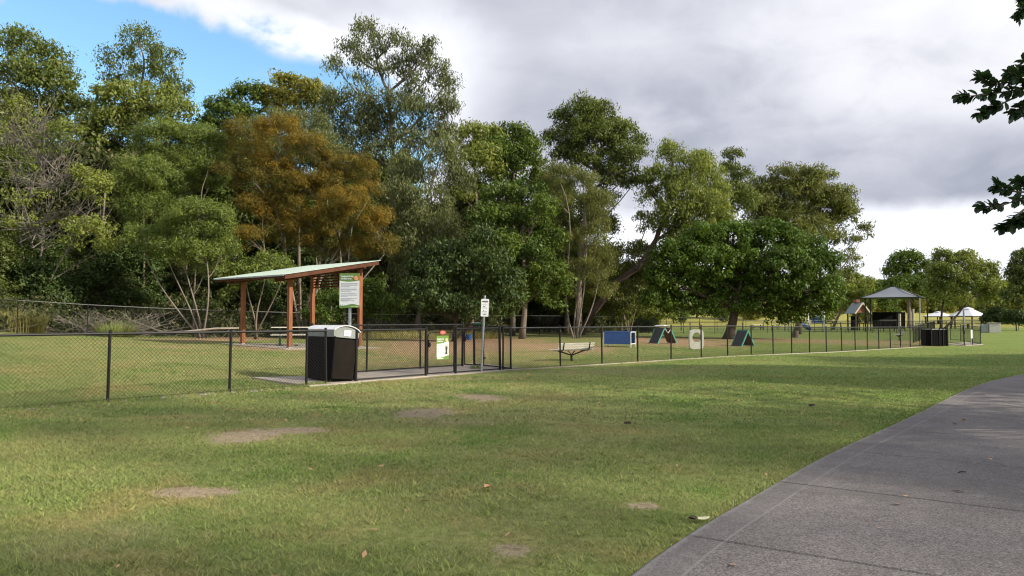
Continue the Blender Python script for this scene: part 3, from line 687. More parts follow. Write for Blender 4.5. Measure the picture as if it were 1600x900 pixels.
T('leaning_tree', 'light green tree on a dark trunk leaning to the right', 59, [(1050, 240, 28, 18), (1085, 250, 32, 20), (1030, 270, 28, 20), (1065, 285, 40, 26), (1110, 275, 28, 24), (1015, 300, 24, 16), (1050, 325, 40, 24), (1100, 315, 40, 28), (1075, 355, 44, 26), (1125, 345, 30, 30), (1030, 350, 22, 18, 0, .5), (1060, 300, 34, 26), (1095, 250, 24, 18), (1045, 225, 18, 10), (1120, 300, 26, 24), (1085, 330, 44, 28), (1075, 380, 50, 22), (1010, 280, 16, 14)], 'light', 'bark_dark', base_xy=(on(905, 60).x, 60), trunk_pts=lean, size=.23, asp=.35, droop=.7, per=80, clump=.68, seed=19, trunk_r=.34, drop_len=.6)
T('eucalyptus_tree', 'small open gum poking up right of the leaning tree', 66, [(1148, 242, 20, 10), (1140, 262, 20, 12), (1160, 275, 20, 16), (1140, 295, 26, 20), (1165, 310, 26, 22), (1130, 330, 26, 26)], 'euc', base_px=1145, size=.25, asp=.35, droop=.5, per=65, clump=.62, seed=20, trunk_r=.18)
T('eucalyptus_tree', 'broad olive brown tree spreading behind the round fig', 74, [(1235, 272, 38, 18), (1270, 278, 36, 20), (1195, 295, 34, 22), (1305, 305, 32, 22), (1240, 305, 54, 28), (1285, 325, 46, 28), (1200, 335, 44, 34), (1322, 335, 24, 20), (1250, 360, 56, 34), (1310, 375, 28, 20, 0, .6), (1345, 372, 20, 14, 0, .5), (1335, 395, 26, 12, 0, .45), (1350, 355, 12, 10, 0, .5), (1330, 420, 18, 10, 0, .5), (1265, 300, 46, 24), (1215, 300, 36, 22), (1310, 320, 30, 20), (1180, 315, 30, 22), (1225, 345, 50, 30), (1290, 350, 36, 20)], 'olive', base_px=1245, size=.27, asp=.35, droop=.5, per=80, clump=.78, seed=21, trunk_r=.32, fork=.6)
T('rounded_bush_tree', 'dark rounded bushy tree overhanging the rear fence', 42, [(755, 370, 24, 20), (690, 392, 34, 22), (735, 395, 36, 24), (660, 420, 30, 26), (705, 425, 46, 28), (770, 415, 32, 28), (800, 445, 28, 30), (745, 450, 46, 32), (665, 460, 34, 30), (700, 478, 44, 22), (790, 475, 32, 22), (750, 482, 36, 20), (640, 455, 20, 26)], 'dark', 'bark_dark', base_px=708, size=.18, asp=.42, droop=.6, per=110, clump=.55, seed=22, trunk_r=.15, stems=2, dens=1.05)
T('fig_tree', 'broad dense dark green fig tree inside the dog enclosure', 53, [(1095, 378, 40, 28), (1145, 368, 42, 26), (1205, 368, 38, 24), (1245, 388, 40, 28), (1055, 400, 36, 28), (1280, 415, 32, 30), (1105, 412, 48, 32), (1165, 408, 50, 34), (1225, 420, 50, 34), (1035, 435, 32, 26), (1075, 445, 46, 30), (1135, 448, 50, 32), (1195, 455, 50, 34), (1255, 455, 46, 32), (1295, 455, 24, 26), (1045, 470, 34, 18), (1100, 476, 40, 12, 0, .7), (1170, 480, 36, 12, 0, .6), (1235, 485, 46, 16), (1285, 480, 28, 18), (1015, 462, 18, 18)], 'fig', 'bark_dark', base_px=1137, size=.22, asp=.5, droop=.4, per=100, clump=.62, seed=23, trunk_r=.36, fork=.5, stems=1, dens=1.15, limbr=1.25, lo=5, shell=.6)
T('eucalyptus_tree', 'sunlit yellow green tree peeping right of the round fig', 104, [(1320, 432, 28, 14), (1345, 448, 22, 18), (1310, 460, 40, 22), (1345, 475, 22, 16)], 'light', base_px=1300, size=.3, asp=.45, droop=.4, per=85, clump=.8, seed=24, trunk_r=.2)
T('eucalyptus_tree', 'gum with three clustered tops behind the grey shade sail', 118, [(1420, 402, 24, 12), (1402, 425, 22, 20), (1435, 420, 24, 18), (1412, 448, 32, 20), (1445, 445, 22, 24), (1392, 440, 12, 12)], 'green', base_px=1420, size=.42, asp=.45, droop=.4, per=90, clump=1.05, seed=25, trunk_r=.3)
T('eucalyptus_tree', 'branching gum with clear fork beside the white gazebo', 98, [(1478, 402, 26, 12), (1510, 405, 24, 14), (1530, 425, 22, 18), (1548, 418, 12, 10), (1475, 425, 30, 16), (1548, 440, 16, 16), (1515, 442, 34, 18), (1465, 448, 22, 18), (1490, 462, 34, 14, 0, .6), (1540, 462, 20, 14)], 'light', 'bark_dark', base_px=1470, size=.36, asp=.4, droop=.4, per=90, clump=.85, seed=26, trunk_r=.2, stems=2)
T('eucalyptus_tree', 'dark gum cut by the right edge above the bushes', 92, [(1600, 402, 24, 14), (1590, 425, 24, 16), (1612, 440, 34, 24), (1590, 460, 26, 18), (1625, 410, 20, 20)], 'euc', base_px=1610, size=.36, asp=.4, droop=.4, per=90, clump=.85, seed=27, trunk_r=.3)
for bi, (px, d, lb) in enumerate(((1556, 93, 'small round dark bush, left of two at the right edge'), (1586, 90, 'small round dark bush, right of two at the right edge'))):
    T('bush', lb, d, [(px, 492, 17, 10), (px + 8, 497, 16, 8), (px - 8, 499, 14, 8)], 'dark', 'bark_dark', base_px=px + 1, size=.26, asp=.5, droop=.3, per=90, clump=.6, seed=30 + bi, trunk_r=.08, cat='bush')
T('sapling_tree', 'pale yellowish open tree under the leaning trunk', 64, [(965, 400, 32, 20, 0, .7), (1000, 435, 32, 26, 0, .7), (955, 445, 28, 28, 0, .7), (1005, 395, 26, 20, 0, .6), (1030, 440, 22, 40, 0, .7)], 'light', base_px=985, size=.24, asp=.4, droop=.4, per=70, clump=.66, seed=33, trunk_r=.12, stems=3)
T('bush', 'pale leafy shrub at the forest corner left of the fig', 66, [(1022, 490, 20, 10), (1045, 492, 14, 7), (1000, 488, 16, 12)], 'light', base_px=1020, size=.2, asp=.45, droop=.3, per=70, clump=.45, seed=34, trunk_r=.05, cat='bush')
T('bush', 'low yellow green bush left of the shelter roof', 41, [(415, 405, 34, 16), (385, 425, 34, 20), (440, 425, 30, 20), (360, 450, 20, 20, 0, .4)], 'wattle', 'bark_mid', base_px=400, size=.15, asp=.4, droop=.3, per=80, clump=.48, seed=35, trunk_r=.08, stems=3, cat='bush')
T('bush', 'green leafy shrub behind the shelter louvres', 45, [(530, 470, 40, 20), (580, 455, 34, 24), (600, 480, 34, 20), (510, 490, 34, 14)], 'green', base_px=555, size=.16, asp=.5, droop=.3, per=80, clump=.5, seed=36, trunk_r=.06, stems=3, cat='bush')
T('forest_tree', 'shadowy green tree filling the gap behind the rounded bushy tree', 62, [(730, 300, 34, 30), (770, 280, 34, 26), (710, 340, 34, 36), (750, 350, 40, 40), (700, 400, 40, 40), (760, 420, 44, 40), (790, 250, 30, 30)], 'green', base_px=745, size=.24, asp=.42, droop=.5, per=90, clump=.72, seed=81, trunk_r=.18)
T('forest_tree', 'dark green tree behind the grey stemmed casuarina', 65, [(860, 300, 34, 34), (900, 320, 38, 30), (870, 360, 40, 40), (925, 350, 34, 34), (900, 410, 44, 40), (860, 430, 40, 40), (930, 420, 36, 34), (890, 470, 50, 26), (840, 290, 26, 30), (945, 470, 36, 26)], 'euc', base_px=885, size=.24, asp=.42, droop=.5, per=90, clump=.75, seed=82, trunk_r=.2)
T('forest_tree', 'olive green understorey tree left of the leaning trunk', 61, [(1010, 345, 22, 20, 0, .7), (990, 390, 26, 16), (950, 350, 18, 22, 0, .7), (950, 400, 26, 20), (975, 430, 30, 26), (940, 450, 34, 26), (985, 470, 36, 24), (1010, 420, 24, 24), (1020, 455, 30, 30), (960, 485, 34, 18)], 'olive', base_px=970, size=.2, asp=.42, droop=.5, per=80, clump=.6, seed=83, trunk_r=.12, stems=2)
T('forest_tree', 'mid green tree between the orange tree and the rounded bushy tree', 55, [(600, 400, 40, 30), (580, 430, 44, 34), (630, 440, 44, 36), (560, 460, 40, 26), (610, 470, 44, 24), (540, 420, 34, 30), (660, 395, 34, 40)], 'euc_grey', base_px=600, size=.2, asp=.35, droop=.8, per=90, clump=.66, seed=84, trunk_r=.15, drop_len=.6)
T('forest_tree', 'dark green tree filling behind the wattles and orange tree', 56, [(330, 300, 40, 40), (370, 260, 34, 34), (300, 350, 44, 40), (380, 330, 40, 44), (250, 330, 40, 44), (350, 400, 50, 44), (430, 300, 44, 44), (480, 340, 44, 44), (530, 320, 44, 44), (440, 390, 44, 44), (560, 370, 40, 40), (440, 235, 44, 34), (480, 255, 40, 34), (410, 250, 40, 34)], 'green', base_px=400, size=.25, asp=.42, droop=.5, per=80, clump=.8, seed=85, trunk_r=.2, tw_hi=.5)
T('forest_tree', 'deep green tree filling behind the grey leafless tree', 54, [(150, 240, 44, 34), (190, 260, 40, 34), (120, 290, 44, 40), (60, 300, 50, 44), (180, 320, 44, 44), (10, 320, 44, 50), (80, 380, 60, 50), (160, 400, 50, 50), (230, 400, 50, 50), (0, 400, 50, 50)], 'green', base_px=120, size=.25, asp=.42, droop=.5, per=80, clump=.8, seed=86, trunk_r=.2, tw_hi=.6)
print('leaves front', LEAF_TOTAL)

# trees deep in the forest: three kinds repeated
def proto_tree(name, label, leaf, H, W, seed, group, bark='bark_mid', size=.3, per=70, clump=.85, dens=1., d=60, low=.25, trunk_r=.2, cat='tree'):
    """a tree built round pixel column 800 at distance d, moved to its place afterwards"""
    r = random.Random(seed); k = FPX / d; g = gz(0, d); y0 = 497 - (g - EYE) * k
    lobes = []
    n = 9
    for i in range(n):
        h = low + (1 - low) * (i + .5) / n
        wd = W * math.sqrt(max(.15, 1 - (abs(h - .55) / .6) ** 2))
        for _ in range(2):
            rad = W * r.uniform(.22, .34)
            lobes.append((800 + r.uniform(-1, 1) * (wd / 2 - rad * .6) * k, y0 - h * H * k + rad * .3 * k, rad * k, rad * .75 * k, r.uniform(-1, 1) * max(0, wd / 2 - rad)))
    return build_tree(name, label, d, lobes, leaf, bark, base_px=800, size=size, per=per, clump=clump, dens=dens, seed=seed, group=group, trunk_r=trunk_r, twigs=.3, asp=.45, droop=.45, shell=.5, cat=cat)
GB = 'dark trees deep in the forest'
lbB = 'dark leafy tree deep in the forest behind the front row'
protos = [proto_tree('deep_forest_tree', lbB, 'green', 12, 8, 41, GB, size=.25, per=80), proto_tree('deep_forest_tree', lbB, 'euc', 14, 8, 42, GB, size=.25, per=80), proto_tree('deep_forest_tree', lbB, 'scrub', 9, 7, 43, GB, size=.25, per=80)]
r = random.Random(5)
spots = []
for row, (p0, tmin, tmax, step) in enumerate(((41, -40, 34, 5.0), (48, -44, 38, 5.2), (56, -48, 42, 5.6))):
    tt = tmin
    while tt < tmax:
        x, y = rear_line(t=tt + r.uniform(-1, 1), p=p0 + r.uniform(-1.5, 1.5)); tt += step
        px = 800 + x / y * FPX
        if px > 1000 or px < -260: continue
        lim = interp(px, [-300, 0, 130, 200, 330, 420, 600, 760, 860, 930, 985], [110, 150, 190, 210, 200, 185, 230, 250, 275, 360, 420])
        spots.append((x, y, lim))
for i, (x, y, lim) in enumerate(spots):
    pr = protos[i % 3]; H = (12, 14, 9)[i % 3]
    want = (497 - lim) / FPX * y + EYE - gz(x, y)
    s = min(1.25, want / H) * r.uniform(.88, 1.0)
    if i < 3: o = pr; o.location = (x, y, gz(x, y)); o.rotation_euler = (0, 0, r.uniform(0, 6.28)); o.scale = (max(.8, s), max(.8, s), s)
    else: dup(pr, (x, y, gz(x, y)), r.uniform(0, 6.28), scale=(max(.8, s), max(.8, s), s))
print('deep', len(spots))
GU = 'low dark shrubs along the forest edge'
lbU = 'low dark shrub at the forest edge behind the rear fence'
up = [proto_tree('forest_shrub', lbU, 'scrub', 3.6, 4.2, 44, GU, size=.17, per=80, clump=.5, d=60, low=.05, trunk_r=.06, cat='shrub'), proto_tree('forest_shrub', lbU, 'dark', 3.2, 3.8, 45, GU, size=.17, per=80, clump=.5, d=60, low=.05, trunk_r=.06, cat='shrub')]
k = 0
for p0, stp in ((31, 3.1), (36, 3.3)):
    tt = -36
    while tt < 31:
        x, y = rear_line(t=tt + r.uniform(-1, 1), p=p0 + r.uniform(-1.5, 1.5)); tt += stp; px = 800 + x / y * FPX
        if px > 1005 or px < -200: continue
        s = r.uniform(.75, 1.3)
        if k < 2: o = up[k]; o.location = (x, y, gz(x, y)); o.scale = (s, s, s)
        else: dup(up[k % 2], (x, y, gz(x, y)), r.uniform(0, 6.28), scale=(s, s, s))
        k += 1
GM = 'mid height trees closing the forest behind the pen'
mids = [proto_tree('forest_tree', 'mid height leafy tree closing the forest behind the gate pen', lf_, 9, 7, 46 + q, GM, size=.22, per=85, clump=.7, d=62, low=.08, trunk_r=.14) for q, lf_ in enumerate(('dark', 'euc', 'scrub'))]
k = 0
for px in list(range(560, 1012, 21)) + list(range(-40, 560, 48)):
    y = rear_line(px=px)[1] + r.uniform(6, 15); g = on(px + r.uniform(-5, 5), y)
    lim = interp(px, [0, 300, 560, 640, 760, 860, 930, 1010], [380, 390, 380, 330, 320, 340, 405, 440]) + r.uniform(-12, 20)
    s = ((497 - lim) / FPX * y + EYE - g.z) / 9; sx = max(s, .75)
    if k < 3: o = mids[k]; o.location = g; o.rotation_euler = (0, 0, r.uniform(0, 6.28)); o.scale = (sx, sx, s)
    else: dup(mids[k % 3], g, r.uniform(0, 6.28), scale=(sx, sx, s))
    k += 1
# far park trees beyond the playground
GF = 'far park trees on the rise'
lbF = 'far green tree on the sunlit rise beyond the playground'
fp = [proto_tree('far_tree', lbF, 'light', 9, 9, 51, GF, size=.5, per=50, clump=1.2, d=150), proto_tree('far_tree', lbF, 'yellow', 7.5, 9, 52, GF, size=.5, per=50, clump=1.2, d=150), proto_tree('far_tree', lbF, 'green', 10, 9, 53, GF, size=.5, per=50, clump=1.2, d=150)]
k = 0
for (px0, px1, d0, d1, n, s0, s1) in ((1000, 1330, 150, 215, 14, .6, 1.0), (1330, 1620, 225, 275, 17, .85, 1.25), (1345, 1400, 150, 160, 2, .7, .85), (1555, 1690, 140, 170, 5, .8, 1.1), (880, 1010, 120, 170, 6, .9, 1.2)):
    for i in range(n):
        px = px0 + (px1 - px0) * (i + .5) / n + r.uniform(-8, 8); g = on(px, r.uniform(d0, d1)); s = r.uniform(s0, s1)
        if k < 3: o = fp[k]; o.location = g; o.scale = (s, s, s); o.rotation_euler = (0, 0, r.uniform(0, 6.28))
        else: dup(fp[k % 3], g, r.uniform(0, 6.28), scale=(s, s, s))
        k += 1
# unseen trees right of the view, added to throw shade over the lawn
GS = 'unseen trees added to shade the lawn'
lbS = 'large leafy tree added out of view to shade the lawn'
sp_ = proto_tree('added_shade_tree', lbS, 'fig', 12, 11, 61, GS, size=.3, per=70, clump=.9, d=60, trunk_r=.3, low=.18)
for i, (x, y, s) in enumerate(((26, 15, 1.0), (34, 21, 1.0), (43, 25.5, 1.0), (72, 45, 1.0), (82, 50, 1.0))):
    if i == 0: sp_.location = (x, y, gz(x, y))
    else: dup(sp_, (x, y, gz(x, y)), i * 1.3, scale=(s, s, s))

GS2 = 'unseen gums added for soft foreground shade'  # unseen sparse gums, added to soften the light on the foreground
st2 = proto_tree('added_shade_gum', 'tall sparse gum added out of view for soft shade', 'euc', 26, 13, 62, GS2, size=.24, per=100, clump=1.2, d=60, trunk_r=.35, low=.2, dens=.27)
for i, (x, y, s) in enumerate(((39, -4, 1.0), (42, -14, 1.05), (44, 6, 1.0), (38, -25, 1.0), (52, 11, .9))):
    if i == 0: st2.location = (x, y, gz(x, y))
    else: dup(st2, (x, y, gz(x, y)), i * 1.3, scale=(s, s, s))
# understorey: scrub, thin trunks, litter
rng = np.random.default_rng(17)
n = 2600
tt = rng.uniform(-34, 26, n); pp = 26.6 + rng.random(n) ** 1.5 * 16
x = A0[0] + (tt - pp) * S2; y = A0[1] + (tt + pp) * S2
hmax = 0.8 + 3.6 * vnoise(x, y, .23, 9) * sstep(26, 31, pp)
z = ground(x, y) + rng.random(n) * hmax
px = 800 + x / y * FPX
k = (px < 1010)
cen = np.stack([x, y, z], -1)[k]
v, idx = leaf_cards(cen, np.full(len(cen), .62), 60, .18, .42, .4, rng)
o = np_mesh('understorey_scrub', v.reshape(-1, 3), 4, L['scrub'], attrs={'tw': rng.random(len(cen))[idx], 'lf': rng.random(len(v))}); tag(o, 'tangled dark scrub on the forest floor behind the rear fence', 'scrub', kind='stuff')
mb = MB(); r = random.Random(9)
for i in range(420):
    t_, p_ = r.uniform(-30, 26), 25.8 + r.random() ** 1.4 * 10
    x, y = rear_line(t=t_, p=p_); z = gz(x, y)
    a = r.uniform(0, 6.28); Ln = r.uniform(.5, 2.2); e = Vector((x + math.cos(a) * Ln, y + math.sin(a) * Ln * .6, z + r.uniform(.05, 1.3)))
    mb.tube(curve_pts((x, y, z), e, 4, .15, r), [.02, .016, .013, .01, .005], 4, caps=False)
o = mb.build('dead_twigs', M['dead_wood']); tag(o, 'fallen grey twigs littering the forest floor', 'twigs', kind='stuff')
# thin trunks one can tell apart inside the forest
GT = 'slender bare trunks inside the forest'
for i in range(30):
    x, y = rear_line(t=r.uniform(-26, 24), p=r.uniform(26.5, 33)); px = 800 + x / y * FPX
    if px > 975: continue
    B = Vector((x, y, gz(x, y))); h = r.uniform(4, 8)
    mb = MB(); e = Vector((r.uniform(-.8, .8), r.uniform(-.5, .5), h)); q = curve_pts((0, 0, -.1), e, 8, .04, r); r0 = r.uniform(.05, .10)
    mb.tube(q, [r0 * (1 - .5 * j / 8) for j in range(9)], 7)
    for _ in range(6):
        s = q[r.randint(3, 8)]; e2 = s + Vector((r.uniform(-1.2, 1.2), r.uniform(-.8, .8), r.uniform(.3, 1.6))); mb.tube(curve_pts(s, e2, 4, .12, r), [r0 * .35, r0 * .28, r0 * .2, r0 * .15, r0 * .08], 5, caps=False)
    o = mb.build('slender_trunk', M['bark_mid2' if i % 3 else 'bark_mid'], smooth=True); o.location = B
    tag(o, 'slender bare trunk standing in the dark forest behind the rear fence', 'tree trunk', GT)
# pile of dead branches behind the rear fence
pile = thing('branch_pile', 'heap of grey dead branches behind the rear fence at left', 'branch pile', on(165, 38))
mb = MB(); c0 = on(160, 38)
for i in range(85):
    a = r.uniform(-1, 1); s = Vector((a * 2.6 + r.uniform(-.5, .5), r.uniform(-.7, .7), r.uniform(0, .25))); ang = r.uniform(-.6, .6) + (3.14 if r.random() < .5 else 0)
    Ln = r.uniform(1, 2.6); e = s + Vector((math.cos(ang) * Ln, r.uniform(-.3, .3), r.uniform(.1, 1.3) * (1 - abs(a) * .4)))
    q = curve_pts(s, e, 6, .14, r); r0 = r.uniform(.012, .035); mb.tube(q, [r0 * (1 - .75 * j / 6) for j in range(7)], 5, caps=False)
    for _ in range(3):
        s2 = q[r.randint(2, 5)]; mb.tube(curve_pts(s2, s2 + Vector((r.uniform(-.6, .6), r.uniform(-.3, .3), r.uniform(-.1, .6))), 3, .15, r), [r0 * .5, r0 * .4, r0 * .3, r0 * .15], 4, caps=False)
mb.build('branches', M['dead_wood'], pile)
lg = MB(); a = on(255, 38) ; lg.tube([Vector((0, 0, .25)), Vector((1.2, .1, .33)), Vector((2.6, .05, .48)), Vector((3.7, .2, .5))], [.07, .06, .05, .03], 8)
o = lg.build('fallen_log', M['bark_pale'], smooth=True); o.location = a; tag(o, 'pale fallen log lying behind the rear fence', 'log')
def tuft(name, label, cat, c, n, rad, h, leaf, seed, wd=.02, arch=.5, kind=None, sx=1.0):
    rg = np.random.default_rng(seed)
    a = rg.random(n) * 6.283; rr = np.sqrt(rg.random(n)) * rad
    bx = c[0] + np.cos(a) * rr * sx; by = c[1] + np.sin(a) * rr * .6; bz = ground(bx, by) - .01
    hh = h * (.45 + .6 * rg.random(n)) * (1 - .5 * (rr / rad) ** 2 * arch); out = arch * (rr / rad) * hh * (.5 + rg.random(n)) + .1 * hh
    oa = a + rg.normal(0, .4, n)
    V_ = []
    P0 = np.stack([bx, by, bz], -1); P1 = P0 + np.stack([np.cos(oa) * out * .35, np.sin(oa) * out * .35, hh * .65], -1); P2 = P0 + np.stack([np.cos(oa) * out, np.sin(oa) * out, hh * (1 - .3 * arch)], -1)
    sdv = np.stack([-np.sin(a + 1), np.cos(a + 1), np.zeros(n)], -1) * wd
    V_ = np.concatenate([np.stack([P0 - sdv, P0 + sdv, P1 + sdv * .8, P1 - sdv * .8], 1), np.stack([P1 - sdv * .8, P1 + sdv * .8, P2 + sdv * .1, P2 - sdv * .1], 1)])
    l_ = rg.random(n); V_ = V_ - np.array([c[0], c[1], 0.0])
    o = np_mesh(name, V_.reshape(-1, 3), 4, L[leaf], attrs={'tw': np.tile(l_, 2), 'lf': np.tile(rg.random(n), 2)}); o.location = (c[0], c[1], 0)
    return tag(o, label, cat, kind=kind)
c = on(182, 37.2); tuft('tussock_grass', 'arching green tussock behind the rear fence', 'grass clump', c, 800, .8, 1.25, 'tussock', 1, .011, .9)
c = on(14, 36.6); tuft('reeds', 'tall yellow green reeds behind the fence at the left edge', 'reeds', c, 1500, 1.0, 1.25, 'reed', 2, .012, .3, kind='stuff', sx=1.7)
c = on(655, 49); tuft('dry_grass', 'straw coloured long grass under the rear fence', 'grass', c, 2600, 3.4, .65, 'reed', 3, .014, .3, kind='stuff', sx=1.6)
# taller weeds at the feet of fence and posts
def weeds(name, label, pts, n, h, seed):
    rg = np.random.default_rng(seed); pts = np.array(pts); sg = rg.integers(0, len(pts) - 1, n); u = rg.random(n)[:, None]
    P = pts[sg] * (1 - u) + pts[sg + 1] * u + rg.normal(0, .06, (n, 2)); x, y = P[:, 0], P[:, 1]
    cl = vnoise(x, y, .9, seed); kp = rg.random(n) < cl * 1.3; x, y = x[kp], y[kp]; n = len(x)
    hh = h * (.4 + .8 * rg.random(n)); a = rg.random(n) * 6.283; la = rg.random(n) * 6.283; z = ground(x, y) - .005; ww = .006
    b0 = np.stack([x - np.cos(a) * ww, y - np.sin(a) * ww, z], -1); b1 = np.stack([x + np.cos(a) * ww, y + np.sin(a) * ww, z], -1)
    tp = np.stack([x + np.cos(la) * hh * .6, y + np.sin(la) * hh * .6, z + hh], -1)
    o = np_mesh(name, np.stack([b0, b1, tp], 1), 3, M['blade'], attrs={'lf': rg.random(n)}); tag(o, label, 'weeds', kind='stuff')

# ------------------------------------------------------------------ chain link fences
def wires(mb, a, b, h0a, h0b, h, s=.05, rad=.0016, lift=.03):
    a = np.array(a, float); b = np.array(b, float); Ln = np.linalg.norm(b - a); dn = (b - a) / Ln; H = h - lift
    nrm = Vector((-dn[1], dn[0], 0))
    step = s * math.sqrt(2)
    def P(u, v, k): return Vector((a[0] + dn[0] * u, a[1] + dn[1] * u, h0a + (h0b - h0a) * u / Ln + lift + v)) + nrm * k
    for sg in (1, -1):
        c = -H
        while c < Ln:
            c += step
            u0, u1 = max(0, c), min(Ln, c + H)
            if u1 - u0 < .02: continue
            v0, v1 = u0 - c, u1 - c
            if sg < 0: v0, v1 = H - v0, H - v1
            p, q = P(u0, v0, .002 * sg), P(u1, v1, .002 * sg)
            d = (q - p).normalized(); e1 = nrm; e2 = d.cross(nrm)
            o = len(mb.v)
            for pt in (p, q):
                for k in range(3):
                    an = k * 2.0944; mb.v.append(tuple(pt + (e1 * math.cos(an) + e2 * math.sin(an)) * rad))
            mb.f += [(o, o + 1, o + 4, o + 3), (o + 1, o + 2, o + 5, o + 4), (o + 2, o, o + 3, o + 5)]
def fence(name, label, pts, h=1.2, post_r=.024, s=.05, wr=.0028, group=None, railmat='black_pvc', post_up=.05, bottom='wire', posts=None, cat='fence', rail_r=.019, mesh=True, thick=()):
    org = Vector((pts[0][0], pts[0][1], gz(*pts[0])))
    root = thing(name, label, cat, org, group=group)
    for i, p in enumerate(pts):
        if posts is not None and i not in posts: continue
        mb = MB(); z = gz(*p); q = Vector((p[0], p[1], z)) - org; pr = post_r * (1.5 if i in thick else 1)
        le = Vector((rs.gauss(0, .008), rs.gauss(0, .006), 0))
        mb.tube([q + Vector((0, 0, -.15)) - le, q + le + Vector((0, 0, h + post_up))], pr, 10)
        mb.tube([q + le + Vector((0, 0, h + post_up)), q + le + Vector((0, 0, h + post_up + .012))], [pr * 1.15, pr * .7], 10)
        mb.build('post', M['black_pvc'], root, smooth=True, auto=R(40))
    mb = MB(); wm = MB(); rb = MB()
    for a, b in zip(pts[:-1], pts[1:]):
        za, zb = gz(*a), gz(*b)
        A = Vector((a[0], a[1], za)) - org; Bv = Vector((b[0], b[1], zb)) - org
        mb.tube([A + Vector((0, 0, h)), Bv + Vector((0, 0, h))], rail_r, 8)
        if bottom == 'wire': rb.tube([A + Vector((0, 0, .045)), Bv + Vector((0, 0, .045))], .004, 5)
        else: rb.tube([A + Vector((0, 0, .07)), Bv + Vector((0, 0, .07))], .017, 8)
        if mesh: wires(wm, (A.x, A.y), (Bv.x, Bv.y), A.z, Bv.z, h, s, wr)
    mb.build('top_rail', M[railmat], root, smooth=True, auto=R(40))
    rb.build('bottom_rail' if bottom != 'wire' else 'bottom_wire', M['black_pvc'], root)
    if mesh: wm.build('chain_mesh', M['wire'], root)
    return root
LF = 'chain link fences round the dog enclosure'
lp = [on_line(px, False) for px in (361, 480, 510)]
step = np.array(on_line(361, False)) - np.array(on_line(172, False))
p172 = np.array(on_line(172, False))
left = [tuple(p172 - step * k) for k in (3, 2, 1)] + [tuple(p172)] + lp
fence('chain_link_fence', 'black chain link fence running left from the bin at front', left, group=LF, rail_r=.024, post_r=.027)
right_px = [798, 875, 940, 996, 1048, 1095, 1136, 1173, 1207, 1236, 1264, 1290, 1314, 1335, 1354, 1372, 1390, 1406, 1421, 1436]
rp = [on_line(px, True) for px in right_px]
fence('chain_link_fence', 'long black chain link fence running right from the gate pen', rp, group=LF, railmat='grey_rail', post_r=.026)
rear = [rear_line(t=-6.7 + 2.86 * k) for k in range(-7, 24)]
fence('chain_link_fence', 'rear chain link fence in front of the forest', rear, h=1.5, group=LF, s=.065, wr=.0018, railmat='grey_rail', post_r=.024)
wl = [q for q in left]; weeds('edge_grass', 'ragged grass creeping over the path edge', [tuple(path_pt(s_, -.02)) for s_ in np.linspace(2, 22, 40)], 9000, .045, 14)
weeds('fence_weeds', 'longer grass along the foot of the left front fence', wl, 5000, .10, 4)
weeds('fence_weeds', 'longer grass along the foot of the right front fence', [rp[0], rp[8]], 9000, .09, 5)
# mowing strip and stones under the front right fence
mb = MB()
nrm = Vector((-DR[1], DR[0], 0))
for a, b in zip(rp[:-1], rp[1:]):
    za, zb = gz(*a), gz(*b); a = Vector((*a, za)) - nrm * .04; b = Vector((*b, zb)) - nrm * .04
    mb.beam(a + Vector((0, 0, .004)), b + Vector((0, 0, .004)), .13, .05)
o = mb.build('kerb_strip', M['concrete_pale']); tag(o, 'thin concrete mowing strip under the fence', 'kerb', kind='structure')
mb = MB(); r = random.Random(21)
for i in range(120):
    u = r.random() ** .7; a = np.array(left[0]) * (1 - u) + np.array(left[-1]) * u; x = a[0] + r.gauss(0, .08); y = a[1] - .1 + r.gauss(0, .08); s = r.uniform(.015, .05)
    mb.box((x, y, gz(x, y) + s * .2), (s * 1.5, s, s * .5), Matrix.Rotation(r.uniform(0, 3), 3, 'Z') @ Matrix.Rotation(r.uniform(-.3, .3), 3, 'X'), .7)
o = mb.build('fence_debris', M['peb']); tag(o, 'bark bits and stones along the fence foot', 'debris', kind='stuff')
# far side fences
fa = [tuple(np.array(rear[-1]) + np.array([1.0, .35]) * 2.9 * k) for k in range(0, 14)]
fence('chain_link_fence', 'far chain link fence beyond the fig tree', fa, h=1.3, group=LF, s=.12, wr=.003, railmat='grey_rail')
fb = [tuple(np.array(on_line(1436, True)) + np.array([3.0, 6.5]) + np.array([.97, 1.6]) * 1.5 * k) for k in range(0, 12)]
fence('chain_link_fence', 'pale chain link fence receding behind the far gate pen', fb, h=1.2, group=LF, s=.12, wr=.003, railmat='grey_rail')
fc = [tuple(np.array((x, y)) ) for x, y in [(on(px, d).x, on(px, d).y) for px, d in ((1120, 92), (1165, 90), (1205, 88), (1245, 86), (1285, 84), (1325, 82), (1363, 80), (1400, 78), (1440, 76), (1478, 74))]]
fence('chain_link_fence', 'low fence between the dog enclosure and the playground', fc, h=1.2, group=LF, s=.14, wr=.003, railmat='black_pvc')

